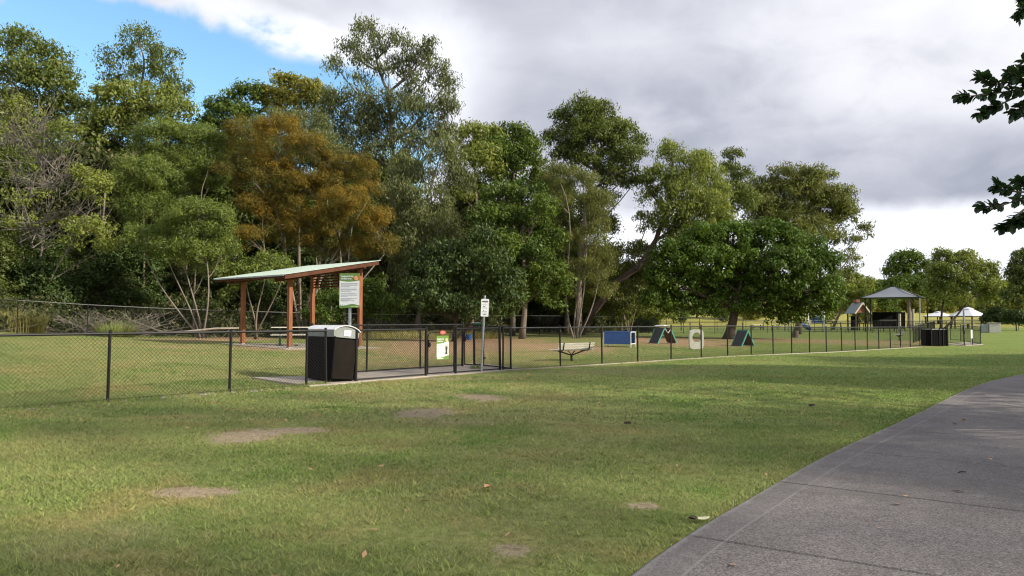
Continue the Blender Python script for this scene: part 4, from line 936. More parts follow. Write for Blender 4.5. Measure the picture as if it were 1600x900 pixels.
# ------------------------------------------------------------------ gate pen (front)
PF = np.array(on_line(557, False)); P666 = np.array(on_line(666, False)); P710 = np.array(on_line(712, False)); P798 = np.array(on_line(798, False))
q757 = np.array(on_line(757, False)); q780 = np.array(on_line(781, False))
fdir = (P798 - PF) / np.linalg.norm(P798 - PF); fn = np.array([-fdir[1], fdir[0]])
def rearp(px, off=1.45):
    k = (px - 800) / FPX; base = PF + fn * off
    s = (k * base[1] - base[0]) / (fdir[0] - k * fdir[1]); return tuple(base + fdir * s)
PG = 'fence sections of the gate pen'
fence('pen_fence', 'front section of gate pen between bin and signed gate', [tuple(PF), tuple(P666)], h=1.2, group=PG, bottom='rail', thick=(0, 1))
fence('pen_fence', 'front section of gate pen between signed gate and right corner', [tuple(P710), tuple(q780)], h=1.2, group=PG, bottom='rail', thick=(0, 1))
fence('pen_fence', 'short front section right of the narrow signpost', [tuple(np.array(on_line(786, False))), tuple(P798)], h=1.2, group=PG, bottom='rail')
r723 = rearp(723)
fence('pen_fence', 'rear section of gate pen with two bays', [rearp(487), rearp(574), rearp(657), r723], h=1.24, group=PG, bottom='rail', thick=(0, 3))
fence('pen_fence', 'slanting end section of gate pen behind the bin', [rearp(487), tuple(PF)], h=1.24, group=PG, bottom='rail', posts=())
r790 = rearp(779)
fence('pen_fence', 'rear section of gate pen right of the inner gate', [rearp(741), tuple(np.array(on_line(797, False)) + fn * .02)], h=1.22, group=PG, bottom='rail', thick=(0,), posts=(0,))
def gate(name, label, a, b, h=1.12, group='gates of the pens', s=.05):
    a = Vector((*a, gz(*a))); b = Vector((*b, gz(*b))); d = (b - a); Ln = d.length; rz = math.atan2(d.y, d.x)
    root = thing(name, label, 'gate', a, rz, group)
    mb = MB(); c = .12; g = .03
    pts = [(g, 0, .08), (g, 0, h - c), (g + c * .3, 0, h - c * .3), (g + c, 0, h), (Ln - g - c, 0, h), (Ln - g - c * .3, 0, h - c * .3), (Ln - g, 0, h - c), (Ln - g, 0, .08)]
    mb.tube(pts, .017, 8); mb.tube([(g, 0, .08), (Ln - g, 0, .08)], .017, 8)
    mb.build('gate_frame', M['black_pvc'], root, smooth=True, auto=R(50))
    wm = MB(); wires(wm, (g, 0), (Ln - g, 0), .05, .05, h - .06, s, .0026); wm.build('chain_mesh', M['wire'], root)
    lt = MB().box((g + .03, -.03, h * .72), (.05, .05, .12)).box((g + .0, -.03, h * .72 + .08), (.02, .03, .1)); lt.build('latch', M['black_pvc'], root, bevel=.004)
    for hz in (.25, .9):
        hg = MB().box((Ln - g * .4, 0, h * hz), (.07, .04, .05)); hg.build('hinge', M['black_pvc'], root, bevel=.004)
    return root
g1 = gate('pen_gate', 'black chain link gate carrying the green and white sign', tuple(P666 + fdir * .03), tuple(P710 - fdir * .03))
gate('pen_gate', 'inner chain link gate of the near pen behind the narrow signpost', tuple(np.array(r723) + fdir * .05), tuple(np.array(rearp(741)) - fdir * .03) if False else tuple(np.array(r723) + fdir * .05 + np.array([.62, -.35])), h=1.15)

# ------------------------------------------------------------------ concrete pads
def pad(name, label, pts, top=.035):
    mb = MB(); n = len(pts)
    vs = [(p[0], p[1], gz(*p) + top) for p in pts] + [(p[0], p[1], gz(*p) - .1) for p in pts]
    mb.add(vs, [tuple(range(n))] + [(i, i + n, (i + 1) % n + n, (i + 1) % n) for i in range(n)])
    o = mb.build(name, M['concrete_pale'], bevel=.01); tag(o, label, 'slab', kind='structure')
    return o
pad('concrete_pad', 'concrete slab floor of the gate pen', [tuple(PF - fn * .1), tuple(P798 - fn * .1 + fdir * .5), tuple(P798 + fn * 2.0 + fdir * .8), tuple(PF + fn * 1.7)])
binc = PF - fdir * .38
bp = [PF - fdir * .0 - fn * .16, PF + fn * 1.45 - fdir * .02, PF + fn * 1.9 - fdir * 1.5, PF - fn * .16 - fdir * 1.35]
pad('concrete_pad', 'concrete slab under the bin', [tuple(q) for q in bp], .03)

# ------------------------------------------------------------------ bin enclosure
rzf = math.atan2(fdir[1], fdir[0])
bw, bdp, bh = .66, 1.0, 1.27
cpos = PF - fdir * (.05 + bw / 2)
root = thing('litter_bin', 'dark brown bin enclosure with curved pale grey lid beside the gate pen', 'litter bin', (cpos[0], cpos[1], gz(*cpos) + .03), rot=(R(0), R(5.5), rzf))
# local: x along fence, y into enclosure, front face at y=0
def taper_box(mb, x0, x1, y0, y1, z0, z1, t=.03):
    vs = [(x0 + t, y0, z0), (x1 - t, y0, z0), (x1 - t, y1, z0), (x0 + t, y1, z0), (x0, y0, z1), (x1, y0, z1), (x1, y1, z1), (x0, y1, z1)]
    mb.add(vs, [(0, 1, 2, 3), (4, 7, 6, 5), (0, 4, 5, 1), (1, 5, 6, 2), (2, 6, 7, 3), (3, 7, 4, 0)])
mb = MB(); taper_box(mb, -bw / 2, bw / 2, 0.03, bdp, .04, bh - .27, .02); mb.build('side_panel', M['bin_side'], root, bevel=.012)
mb = MB(); taper_box(mb, -bw / 2 + .02, bw / 2 - .02, -.006, .028, .07, bh - .30, .02); mb.build('door', M['bin_body'], root, bevel=.006)
mb = MB(); mb.box((-bw / 2 + .01, .0, .55), (.035, .05, .94)).box((bw / 2 - .012, .0, .55), (.03, .05, .94)); mb.build('corner_post', M['bin_side'], root, bevel=.006)
prof = []
for k in range(13):
    u = -1 + 2 * k / 12; prof.append((u * (bw / 2 + .03), bh - .125 + .12 * (1 - u * u) ** .8))
poly = [(-bw / 2 - .012, bh - .268), (bw / 2 + .012, bh - .268)] + prof[::-1]
mb = MB().prism(poly, -.01, bdp + .01); mb.build('lid_body', M['bin_lid_front'], root, smooth=True, auto=R(35))
outer = [(p[0] * 1.02, p[1] + .022) for p in prof]
poly = [(p[0] * 1.0, p[1] + .003) for p in prof] + outer[::-1]
mb = MB().prism(poly, -.05, bdp + .05); mb.build('lid', M['bin_lid'], root, smooth=True, auto=R(35))
mb = MB().box((.02, -.016, bh - .16), (.19, .008, .13)); st_ = mb.build('sticker', M['white'], root)
mb = MB().prism([(-.04, bh - .17), (.03, bh - .165), (.055, bh - .145), (.02, bh - .155), (-.04, bh - .158)], -.0235, -.0215).prism([(-.03, bh - .135), (.0, bh - .13), (-.005, bh - .125), (-.03, bh - .127)], -.0235, -.0215)
mb.build('sticker_mark', M['ink'], st_)
mb = MB().box((bw / 2 - .03, -.012, .85), (.03, .02, .09)); mb.build('latch', M['galv'], root)

# ------------------------------------------------------------------ writing
def text(s, size, loc, matl, parent, name='lettering', align='LEFT', rot=(math.pi / 2, 0, 0), ext=.0008, bold=0.0, xs=1.0):
    cu = bpy.data.curves.new(name, 'FONT'); cu.body = s; cu.size = size; cu.extrude = ext; cu.align_x = align; cu.offset = bold; cu.resolution_u = 2
    to = bpy.data.objects.new('tmp', cu); C.objects.link(to)
    dg = bpy.context.evaluated_depsgraph_get(); me = bpy.data.meshes.new_from_object(to.evaluated_get(dg)); bpy.data.objects.remove(to)
    me.materials.clear(); me.materials.append(matl)
    me.transform(Matrix.Diagonal((xs, 1, 1, 1)))
    o = bpy.data.objects.new(name, me); C.objects.link(o); o.parent = parent; o.location = loc; o.rotation_euler = rot
    return o
def strip(mb, x0, x1, z0, z1, y=-.0): mb.prism([(x0, z0), (x1, z0), (x1, z1), (x0, z1)], y - .0015, y)

# large rules sign on grey post, inside the pen
P = on_line(546, False); sp = np.array(P) + fn * .55
k546 = (546 - 800) / FPX; spv = Vector((k546 * sp[1], sp[1], gz(k546 * sp[1], sp[1])))
root = thing('information_sign', 'tall green and white dog area sign above the bin', 'sign', spv, R(-10))
D = spv.y; z_of = lambda py: EYE + (497 - py) / FPX * D - spv.z
zt, zb, xw = z_of(427), z_of(481), 16.8 / FPX * D * 1.0
mb = MB().box((.0, .035, zb / 2 + .25), (.055, .045, zb + .7)); mb.build('post', M['galv'], root, bevel=.004)
mb = MB().box((0, 0, (zt + zb) / 2), (xw * 2, .012, zt - zb)); pn = mb.build('panel', M['sign_green'], root, bevel=.002)
H = zt - zb; yy = -.0065
wave = [(-xw * .97, zb + H * .055)] + [(xw * (-.97 + 1.94 * i / 12), zb + H * (.085 + .025 * math.sin(i * .55 + 3.6))) for i in range(13)] + [(xw * .97, zb + H * .80)] + [(xw * (.97 - 1.94 * i / 12), zb + H * (.79 - .035 * math.sin(i * .26))) for i in range(13)]
mb = MB().prism(wave, yy - .0015, yy); mb.build('white_field', M['white'], pn)
text('Designated dog', H * .068, (-xw * .86, yy - .0016, zb + H * .895), M['white'], pn, bold=.0012, xs=.9)
text('off leash area', H * .068, (-xw * .86, yy - .0016, zb + H * .825), M['white'], pn, bold=.0012, xs=.9)
mb = MB()
for i, (f, ln) in enumerate(((.70, 1.0), (.68, .98), (.64, .96), (.615, .5), (.57, .9), (.53, .95), (.51, .9), (.47, .6), (.42, .85), (.395, .92), (.36, .96), (.33, .4), (.27, .95), (.245, .6), (.215, .8), (.195, .4))):
    strip(mb, -xw * .84, -xw * .84 + xw * 1.68 * ln, zb + H * f, zb + H * (f + .0075), yy - .0016)
mb.build('printed_lines', M['ink_grey'], pn)
def disc(mb, cx, cz, ro, y, ri=0, n=20):
    if ri:
        for k in range(n):
            a0, a1 = 2 * math.pi * k / n, 2 * math.pi * (k + 1) / n
            mb.prism([(cx + ri * math.cos(a0), cz + ri * math.sin(a0)), (cx + ro * math.cos(a0), cz + ro * math.sin(a0)), (cx + ro * math.cos(a1), cz + ro * math.sin(a1)), (cx + ri * math.cos(a1), cz + ri * math.sin(a1))], y - .0015, y)
    else: mb.prism([(cx + ro * math.cos(2 * math.pi * k / n), cz + ro * math.sin(2 * math.pi * k / n)) for k in range(n)], y - .0015, y)
mb = MB(); disc(mb, xw * .67, zb + H * .86, H * .066, yy - .0016); mb.build('round_badge', M['sign_skin'], pn)
mb = MB(); disc(mb, xw * .67, zb + H * .86, H * .072, yy - .0034, H * .056); mb.beam((xw * .67 - H * .045, yy - .0042, zb + H * .86 - H * .04), (xw * .67 + H * .045, yy - .0042, zb + H * .86 + H * .04), .0014, H * .024, up=(0, 0, 1)); mb.build('red_ring', M['sign_orange'], pn)
mb = MB()
for i in range(3): x = -xw * .85 + i * xw * .17; mb.prism([(x, zb + H * .05), (x + xw * .05, zb + H * .05), (x + xw * .04, zb + H * .10 - i * .006), (x + .002, zb + H * .11 - i * .006)], yy - .0032, yy - .0017)
mb.build('skyline_mark', M['sign_green'], pn)
text('Logan City', H * .035, (xw * .25, yy - .0016, zb + H * .022), M['white'], pn, name='small_lettering', xs=.9) if False else None
mb = MB(); strip(mb, xw * .12, xw * .45, zb + H * .028, zb + H * .042, yy - .0016); strip(mb, xw * .52, xw * .88, zb + H * .026, zb + H * .05, yy - .0016); mb.build('footer_mark', M['sign_pale_green'], pn)

# sign hung on the gate
gm = (P666 + P710) / 2
gdir = rzf
gv = Vector((gm[0], gm[1], gz(*gm))) - Vector((*fn, 0)) * .035
root = thing('gate_sign', 'green and white notice with dog picture hung on the gate', 'sign', gv, gdir)
D = gv.y; zt, zb = EYE + (497 - 524.5) / FPX * D - gv.z, EYE + (497 - 561.5) / FPX * D - gv.z; H = zt - zb; xw = H * .36
xo = 0.02
mb = MB().box((xo, 0, (zt + zb) / 2), (xw * 2, .008, H)); pn = mb.build('panel', M['sign_green'], root, bevel=.0015)
yy = -.0045
wave = [(xo - xw * .96, zb + H * .1), (xo - xw * .5, zb + H * .085), (xo, zb + H * .10), (xo + xw * .5, zb + H * .15), (xo + xw * .96, zb + H * .17), (xo + xw * .96, zb + H * .76), (xo + xw * .4, zb + H * .72), (xo - xw * .2, zb + H * .67), (xo - xw * .96, zb + H * .66)]
mb = MB().prism(wave, yy - .0015, yy); mb.build('white_field', M['white'], pn)
mb = MB(); strip(mb, xo - xw * .9, xo + xw * .1, zb + H * .035, zb + H * .06, yy); mb.build('footer_mark', M['white'], pn)
text('Designated dog', H * .085, (xo - xw * .9, yy - .0016, zb + H * .84), M['white'], pn, bold=.001, xs=.72); text('off leash area', H * .085, (xo - xw * .9, yy - .0016, zb + H * .75), M['white'], pn, bold=.001, xs=.72)
mb = MB()
for f, ln in ((.58, .9), (.53, 1), (.47, .85), (.42, .5), (.36, .95), (.31, .6), (.26, .75)): strip(mb, xo - xw * .85, xo - xw * .85 + xw * .95 * ln, zb + H * f, zb + H * (f + .018), yy - .0016)
mb.build('printed_lines', M['ink_grey'], pn)
mb = MB(); strip(mb, xo + xw * .25, xo + xw * .88, zb + H * .2, zb + H * .62, yy - .0016); ph = mb.build('photo', M['pale_grey'], pn)
yq = yy - .0032
mb = MB().prism([(xo + xw * .38, zb + H * .21), (xo + xw * .72, zb + H * .21), (xo + xw * .68, zb + H * .38), (xo + xw * .76, zb + H * .46), (xo + xw * .70, zb + H * .58), (xo + xw * .58, zb + H * .52), (xo + xw * .46, zb + H * .59), (xo + xw * .42, zb + H * .44), (xo + xw * .48, zb + H * .36)], yq - .0012, yq); mb.build('dog_silhouette', M['ink'], ph)
mb = MB(); disc(mb, xo + xw * .62, zb + H * .82, xw * .22, yy - .0032); mb.build('round_badge', M['sign_skin'], pn)
root = thing('warning_plate', 'small red oval plate at the top of the gate', 'sign', gv, gdir)
zr = EYE + (497 - 519.5) / FPX * D - gv.z
mb = MB(); n = 20
mb.prism([(.03 + .105 * math.cos(2 * math.pi * k / n), zr + .05 * math.sin(2 * math.pi * k / n)) for k in range(n)], -.004, .004); pl = mb.build('plate', M['sign_red'], root)
mb = MB(); strip(mb, -.02, .08, zr + .006, zr + .016, -.0045); strip(mb, -.01, .07, zr - .016, zr - .008, -.0045); mb.build('printed_text', M['sign_skin'], pl)

# narrow signpost with white notice
bs = hit(752, 583)
root = thing('parking_style_sign', 'narrow white rounded notice on leaning grey pole by the gate pen', 'sign', bs, 0, rot=(0, R(2.6), R(4)))
root.name = 'narrow_sign'
D = bs.y; zt = EYE + (497 - 467) / FPX * D - bs.z; zb = EYE + (497 - 494.5) / FPX * D - bs.z
mb = MB().tube([(0, .03, -.2), (0, .03, zt + .07)], .03, 12).tube([(0, .03, zt + .07), (0, .03, zt + .09)], [.034, .03], 12); mb.build('pole', M['galv'], root, smooth=True, auto=R(40))
xw = .105; H = zt - zb; rc = .02
poly = []
for cx, cz, a0 in ((xw - rc, zb + rc, -90), (xw - rc, zt - rc, 0), (-xw + rc, zt - rc, 90), (-xw + rc, zb + rc, 180)):
    for k in range(5): a = R(a0 + k * 22.5); poly.append((cx + rc * math.cos(a) + .015, cz + rc * math.sin(a)))
mb = MB().prism(poly, -.008, -.003); pn = mb.build('panel', M['white'], root)
mb = MB(); yy = -.0081
strip(mb, -.065, .095, zb + H * .93, zb + H * .945, yy); strip(mb, -.065, .095, zb + H * .81, zb + H * .875, yy); mb.build('heading_bar', M['ink'], pn)
mb = MB(); strip(mb, .01, .02, zb + H * .73, zb + H * .79, yy); mb.prism([(-.03, zb + H * .56), (.02, zb + H * .56), (.018, zb + H * .6), (-.028, zb + H * .6)], yy - .0015, yy); mb.prism([(-.03, zb + H * .33), (-.005, zb + H * .33), (-.012, zb + H * .375), (-.026, zb + H * .37)], yy - .0015, yy)
mb.prism([(.02, zb + H * .62), (.03, zb + H * .62), (.03, zb + H * .65), (.02, zb + H * .65)], yy - .0015, yy); strip(mb, -.03, .06, zb + H * .10, zb + H * .125, yy); strip(mb, .005, .02, zb + H * .13, zb + H * .16, yy); mb.build('symbols', M['ink'], pn)
mb = MB()
for f in (.68, .47, .50, .26, .285, .19): strip(mb, -.055, .075, zb + H * f, zb + H * (f + .01), yy)
mb.build('printed_lines', M['ink_grey'], pn)
# bag dispenser
dz = EYE + (497 - 506) / FPX * D - bs.z
root = thing('bag_dispenser', 'small green bag dispenser left of the narrow signpost', 'dispenser', bs + Vector((-.045, .0, 0)), R(4))
mb = MB().tube([(-.17, -.02, dz), (.03, -.02, dz)], .045, 14); mb.build('canister', M['dark_green'], root, smooth=True, auto=R(40))
mb = MB().box((-.1, -.02, dz + .03), (.19, .05, .02)); mb.build('lid', M['pale_grey'], root, bevel=.006)
mb = MB().box((-.01, .0, dz - .01), (.05, .10, .03)); mb.build('bracket', M['dark_green'], root)
mb = MB().tube([(0, 0, 0), (.01, .02, .12)], .01, 5); 
c = hit(744, 578); tuft('weed_clump', 'leafy weed at the foot of the narrow signpost', 'weed', (c.x, c.y), 110, .17, .24, 'wattle', 8, .006, .7)

# ------------------------------------------------------------------ shelter
Fl = Vector((-8.33, 28.8, 0)); a_ = Vector((.643, .766, 0)); b_ = Vector((-.766, .643, 0)); la, lb_ = 3.31, 3.23
ths = math.atan2(a_.y, a_.x)
org = Vector((Fl.x, Fl.y, gz(Fl.x, Fl.y)))
gl = org.z
root = thing('picnic_shelter', 'timber picnic shelter with pale green skillion roof', 'shelter', org, ths)
z_low, z_high = 2.9 - gl, 3.62 - gl
def zr(u): return z_low + (z_high - z_low) * (u + .7) / (la + .95)   # underside height of rafters along the slope
for (u, v_) in ((0, 0), (0, lb_), (la, 0), (la, lb_)):
    w_ = org + a_ * u + b_ * v_; g = gz(w_.x, w_.y) - gl
    mb = MB(); h = zr(u) - .02; mb.box((u, v_, (h + g) / 2 - .05), (.15, .15, h - g + .1)); mb.build('post', M['timber'], root, bevel=.006)
    mb = MB(); mb.box((u, v_, g + .03), (.21, .21, .06)); mb.build('post_shoe', M['galv'], root, bevel=.005)
u0, u1, v0, v1 = -.78, la + .28, -.85, lb_ + .8
for v_ in (0, lb_):
    mb = MB(); mb.beam((u0 + .12, v_, zr(u0 + .12) + .09), (u1 - .02, v_, zr(u1 - .02) + .09), .09, .24); mb.build('rafter', M['timber_shaded'], root, bevel=.005)
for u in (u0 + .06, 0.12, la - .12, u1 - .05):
    mb = MB(); mb.box((u, (v0 + v1) / 2, zr(u) + .17), (.06, v1 - v0 - .1, .12)); mb.build('purlin', M['timber_shaded'], root, bevel=.004)
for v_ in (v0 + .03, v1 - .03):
    mb = MB(); mb.beam((u0, v_, zr(u0) + .155), (u1, v_, zr(u1) + .155), .035, .16); mb.build('fascia', M['timber_shaded'], root, bevel=.004)
for u in (la * .5, u0 * .3):
    pass
# corrugated sheet
nv = 220; vs, fs = [], []
for i in range(nv + 1):
    v_ = v0 - .03 + (v1 - v0 + .06) * i / nv; dzc = .011 * math.sin(v_ / .085 * 2 * math.pi)
    for (u, ex) in ((u0 - .07, 0), (u1 + .07, 0)):
        z = zr(u) + .25 + dzc; vs.append((u, v_, z)); vs.append((u, v_, z - .004))
for i in range(nv):
    q = i * 4; n_ = q + 4
    fs += [(q, q + 2, n_ + 2, n_), (q + 1, n_ + 1, n_ + 3, q + 3), (q, n_, n_ + 1, q + 1), (q + 2, q + 3, n_ + 3, n_ + 2)]
mb = MB().add(vs, fs); rf = mb.build('roof', M['roof'], root, smooth=True, auto=R(60))
mb = MB().box((u0 - .06, (v0 + v1) / 2, zr(u0) + .21), (.02, v1 - v0, .05)); mb.build('roof_edge_trim', M['galv'], rf)
# louvre screen on the high side
mb = MB()
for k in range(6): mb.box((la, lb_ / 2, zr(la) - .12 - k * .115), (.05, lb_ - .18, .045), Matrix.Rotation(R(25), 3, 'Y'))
sc_ = mb.build('louvre_screen', M['timber_shaded'], root, bevel=.003)
mb = MB()
for v_ in (.35, lb_ / 2, lb_ - .35): mb.box((la + .04, v_, zr(la) - .42), (.03, .05, .74))
mb.build('louvre_upright', M['timber_shaded'], root)
# concrete slab under the shelter
cs = [org + a_ * uu + b_ * vv_ for uu, vv_ in ((-.6, -.6), (la + .6, -.6), (la + .6, lb_ + .6), (-.6, lb_ + .6))]
pad('concrete_pad', 'slab floor of the picnic shelter', [(q.x, q.y) for q in cs], .03)
# picnic table
tc_ = org + a_ * (la * .42) + b_ * (lb_ * .5)
tp_ = Vector((tc_.x, tc_.y, gz(tc_.x, tc_.y) + .03))
root = thing('picnic_table', 'pale aluminium picnic table with side benches under the shelter', 'table', tp_, ths + R(40 - 75))
mb = MB()
for k in range(5): mb.box((0, -.3 + k * .15, .74), (1.9, .14, .035))
mb.build('tabletop', M['alu'], root, bevel=.006)
for sy in (-.68, .68):
    mb = MB()
    for k in (-.075, .075): mb.box((0, sy + k, .45), (1.9, .14, .035))
    mb.build('bench_seat', M['alu'], root, bevel=.006)
for sx in (-.62, .62):
    mb = MB().box((sx, 0, .36), (.09, .09, .72)).box((sx, 0, .69), (.06, .74, .05)).box((sx, 0, .40), (.06, 1.5, .05)).box((sx, 0, .02), (.3, .3, .03)); mb.build('leg_frame', M['dark_green'], root, bevel=.004)

# ------------------------------------------------------------------ benches
def make_bench(name, label, loc, rz, Ln=1.55, group='park benches in the enclosure'):
    """local: x along the seat, back at +y... sitter faces -y"""
    root = thing(name, label, 'bench', loc, rz, group)
    mb = MB()
    for k in range(4): mb.box((0, -.22 + k * .125, .44), (Ln, .105, .03))
    mb.build('seat', M['alu'], root, bevel=.006)
    rot = Matrix.Rotation(R(-14), 3, 'X')
    mb = MB()
    for k in range(3): mb.box((0, .26 + k * .022, .50 + k * .088), (Ln, .03, .074), rot)
    mb.build('backrest', M['alu'], root, bevel=.006)
    for sx in (-Ln * .36, Ln * .36):
        mb = MB(); mb.tube([(sx, -.27, .41), (sx, .17, .41), (sx, .27, .45), (sx, .33, .73)], .022, 8); mb.build('bracket', M['black_pvc'], root, smooth=True, auto=R(50))
    mb = MB(); mb.tube([(-Ln * .36, .0, .40), (0, .0, .22), (Ln * .36, .0, .40)], .028, 8); mb.tube([(0, 0, .23), (0, 0, -.15)], .04, 10); mb.tube([(0, -.2, .4), (0, 0, .24), (0, .18, .4)], .02, 6)
    mb.build('pedestal', M['black_pvc'], root, smooth=True, auto=R(50))
    return root
g = hit(893, 564); 
make_bench('park_bench', 'slatted park bench on centre pedestal just behind the front fence', (g.x, g.y, gz(g.x, g.y)), R(213)).scale = (.98, .98, .86)
g = hit(1405, 532); make_bench('park_bench', 'small distant slatted bench near the far gate pen', (g.x, g.y, gz(g.x, g.y)), R(248))

# ------------------------------------------------------------------ agility gear
def face(name, label, cat, px, py, rz, group=None):
    g = hit(px, py); return thing(name, label, cat, (g.x, g.y, gz(g.x, g.y)), rz, group), g
# blue tunnel box
root, g = face('agility_tunnel', 'blue panelled dog tunnel box on short pale legs', 'dog tunnel', 970, 542, R(-26))
D = g.y; k = D / FPX; Wb = 42 * k; Hb = 19 * k; Dp = .75; th = .03
mb = MB().box((-.06, -Dp / 2, .14 + Hb / 2), (Wb, th, Hb)); mb.build('side_panel', M['blue'], root, bevel=.004)
mb = MB().box((-.06, Dp / 2, .14 + Hb / 2), (Wb, th, Hb)); mb.build('side_panel', M['blue'], root, bevel=.004)
mb = MB().box((-.06, 0, .14 + Hb + .012), (Wb + .06, Dp + .08, .024)); mb.build('top_panel', M['blue'], root, bevel=.004)
mb = MB().box((-.06, 0, .15), (Wb - .05, Dp - .05, .02)); mb.build('floor_panel', M['shaded_inside'], root)
mb = MB().box((.0, 0, .14 + Hb / 2), (.02, Dp - .04, Hb - .04)); mb.build('inner_dark_sheet', M['shaded_inside'], root)  # dark sheet added across the tunnel, stands for the shade inside
for sx in (-1, 1):
    mb = MB()
    x_ = -.06 + sx * (Wb / 2 + .02)
    for sy in (-1, 1): mb.box((x_, sy * (Dp / 2), (.14 + Hb) / 2 - .01), (.04, .045, .14 + Hb))
    mb.box((x_, 0, .14 + Hb - .01), (.036, Dp - .05, .04)); mb.box((x_, 0, .16), (.036, Dp - .05, .04)); mb.build('end_frame', M['white'], root, bevel=.003)
# A-frame ramps
def ramp(name, label, px, py, rz, hgt, spread, wid, rm, top=False):
    root, g = face(name, label, 'dog ramp', px, py, rz, 'ramps for dog agility')
    gap = .22 if top else .0
    for sx, mt in ((-1, M['rubber']), (1, rm)):
        a = Vector((sx * spread, 0, .03)); b = Vector((sx * gap, 0, hgt))
        mb = MB(); mb.beam(a, b, wid, .035, up=(sx * .6, 0, 1)); pn = mb.build('ramp_panel', mt, root, bevel=.004)
        for sy in (-1, 1):
            mb = MB(); o_ = Vector((0, sy * (wid / 2 + .02), 0)); mb.beam(a + o_ + Vector((0, 0, -.02)), b + o_ + Vector((0, 0, -.02)), .035, .075, up=(sx * .6, 0, 1)); mb.build('edge_rail', M['mint'], root, bevel=.003)
        mb = MB()
        for k_ in range(1, 7): q = a.lerp(b, k_ / 7); dn = Vector((sx * hgt, 0, spread - gap)).normalized(); mb.beam(q + dn * .024 - Vector((0, wid / 2 - .03, 0)), q + dn * .024 + Vector((0, wid / 2 - .03, 0)), .03, .012)
        mb.build('cleats', mt, pn)
    if top:
        mb = MB()
        for k_ in (-1, 1): mb.box((k_ * .12 - .08, -.02, hgt + .10 + (k_ < 0) * .03), (.21, wid + .1, .035), Matrix.Rotation(R(-6), 3, 'Y'))
        mb.build('top_board', M['white'], root, bevel=.004)
        mb = MB().tube([(-.2, -wid / 2 - .05, hgt - .05), (.02, -wid / 2 - .05, hgt - .28), (.25, -wid / 2 - .05, hgt - .05)], .025, 6); mb.build('brace', M['white'], root)
    else:
        mb = MB().tube([(0, -wid / 2 - .04, hgt + .01), (0, wid / 2 + .04, hgt + .01)], .025, 8); mb.build('ridge_rail', M['mint'], root)
    for sx in (-1, 1):
        mb = MB().box((sx * spread * .93, -wid / 2, -.02), (.04, .04, .16)).box((sx * spread * .93, wid / 2, -.02), (.04, .04, .16)); mb.build('foot', M['white'], root)
    return root
D1 = hit(1036, 536).y; ramp('agility_ramp', 'steep dog ramp with white boards on top', 1036, 537, R(33), 24.0 / FPX * D1, .74, .66, M['ramp_brown'], True)
D2 = hit(1162, 540).y; ramp('agility_ramp', 'small peaked dog ramp with mint green edges', 1161, 541, R(33), 24 / FPX * D2, .52, .66, M['ramp_brown'])
# upright hoop board
root, g = face('agility_hoop', 'pale grey upright board with large round hole', 'hoop board', 1088, 546, R(12))
D = g.y; k = D / FPX; hw, hh = 12.2 * k, 31 * k
outer, inner = [], []
for i in range(40):
    a = 2 * math.pi * i / 40 + math.pi / 40; ca, sa = math.cos(a), math.sin(a)
    e = 5.0; rr = 1 / (abs(ca) ** e + abs(sa) ** e) ** (1 / e); outer.append((ca * rr * hw, hh / 2 + sa * rr * hh / 2)); inner.append((ca * hw * .58, hh * .60 + sa * hw * .62))
vs = [(p[0], y, p[1]) for y in (-.05, .05) for p in outer] + [(p[0], y, p[1]) for y in (-.05, .05) for p in inner]
fs = []
for i in range(40):
    j = (i + 1) % 40; fs += [(i, j, 80 + j, 80 + i), (40 + i, 120 + i, 120 + j, 40 + j), (i, 40 + i, 40 + j, j), (80 + i, 80 + j, 120 + j, 120 + i)]
MB().add(vs, fs).build('board', M['pale_grey'], root, smooth=True, auto=R(40), bevel=.012)
mb = MB().box((-hw * .7, 0, -.04), (.06, .3, .08)).box((hw * .7, 0, -.04), (.06, .3, .08)); mb.build('foot', M['pale_grey'], root)

# ------------------------------------------------------------------ far gate pen and bin enclosure on the right
A = np.array(on_line(1436, True)); dR = DR / np.linalg.norm(DR)
def lined(px, d): q = on(px, d); return (q.x, q.y)
c0 = np.array(on_line(1447, True)); c1 = np.array(on_line(1475, True))
g = Vector((*((c0 + c1) / 2), gz(*((c0 + c1) / 2))))
root = thing('screened_bin_enclosure', 'dark slatted bin enclosure beside the far gate pen', 'bin enclosure', g, R(8))
Wd = 27 / FPX * g.y
mb = MB()
for k in range(9): mb.box((-Wd / 2 + Wd * (k + .5) / 9, -.3, .52), (Wd / 9 - .012, .03, 1.0))
mb.build('front_slats', M['screen'], root)
for sx in (-1, 1):
    mb = MB().box((sx * (Wd / 2 - .02), .2, .52), (.03, .96, 1.0)); mb.build('side_panel', M['screen'], root)
for sx in (-1, 0, .45, 1):
    mb = MB().box((sx * (Wd / 2 + .01), -.325, .58), (.045, .045, 1.16)); mb.build('post', M['black_pvc'], root)
mb = MB().box((0, .2, 1.04), (Wd - .1, .8, .05)); mb.build('lid', M['galv'], root)
e0 = lined(1477, 54.5); e1 = lined(1505, 49.5); e2 = lined(1518, 50.5); e3 = lined(1531, 52.0); e4 = lined(1500, 58)
fence('far_pen_fence', 'front side of the far gate pen', [e0, e1], group='fences of the far gate pen', s=.1, wr=.0025, bottom='rail', thick=(1,))
fence('far_pen_fence', 'right side of the far gate pen', [e2, e3, e4, lined(1484, 59)], group='fences of the far gate pen', s=.1, wr=.0025, bottom='rail', thick=(0,))
gate('pen_gate', 'gate of the far pen beside a white notice', e1, e2, s=.1)
q = on(1516.5, 50.2); root = thing('notice_plate', 'narrow white notice on the far pen gate', 'sign', q, R(10)); MB().box((0, -.03, .72), (.13, .02, .55)).build('plate', M['white'], root); MB().box((0, .0, .55), (.04, .03, 1.0)).build('support', M['galv'], root)
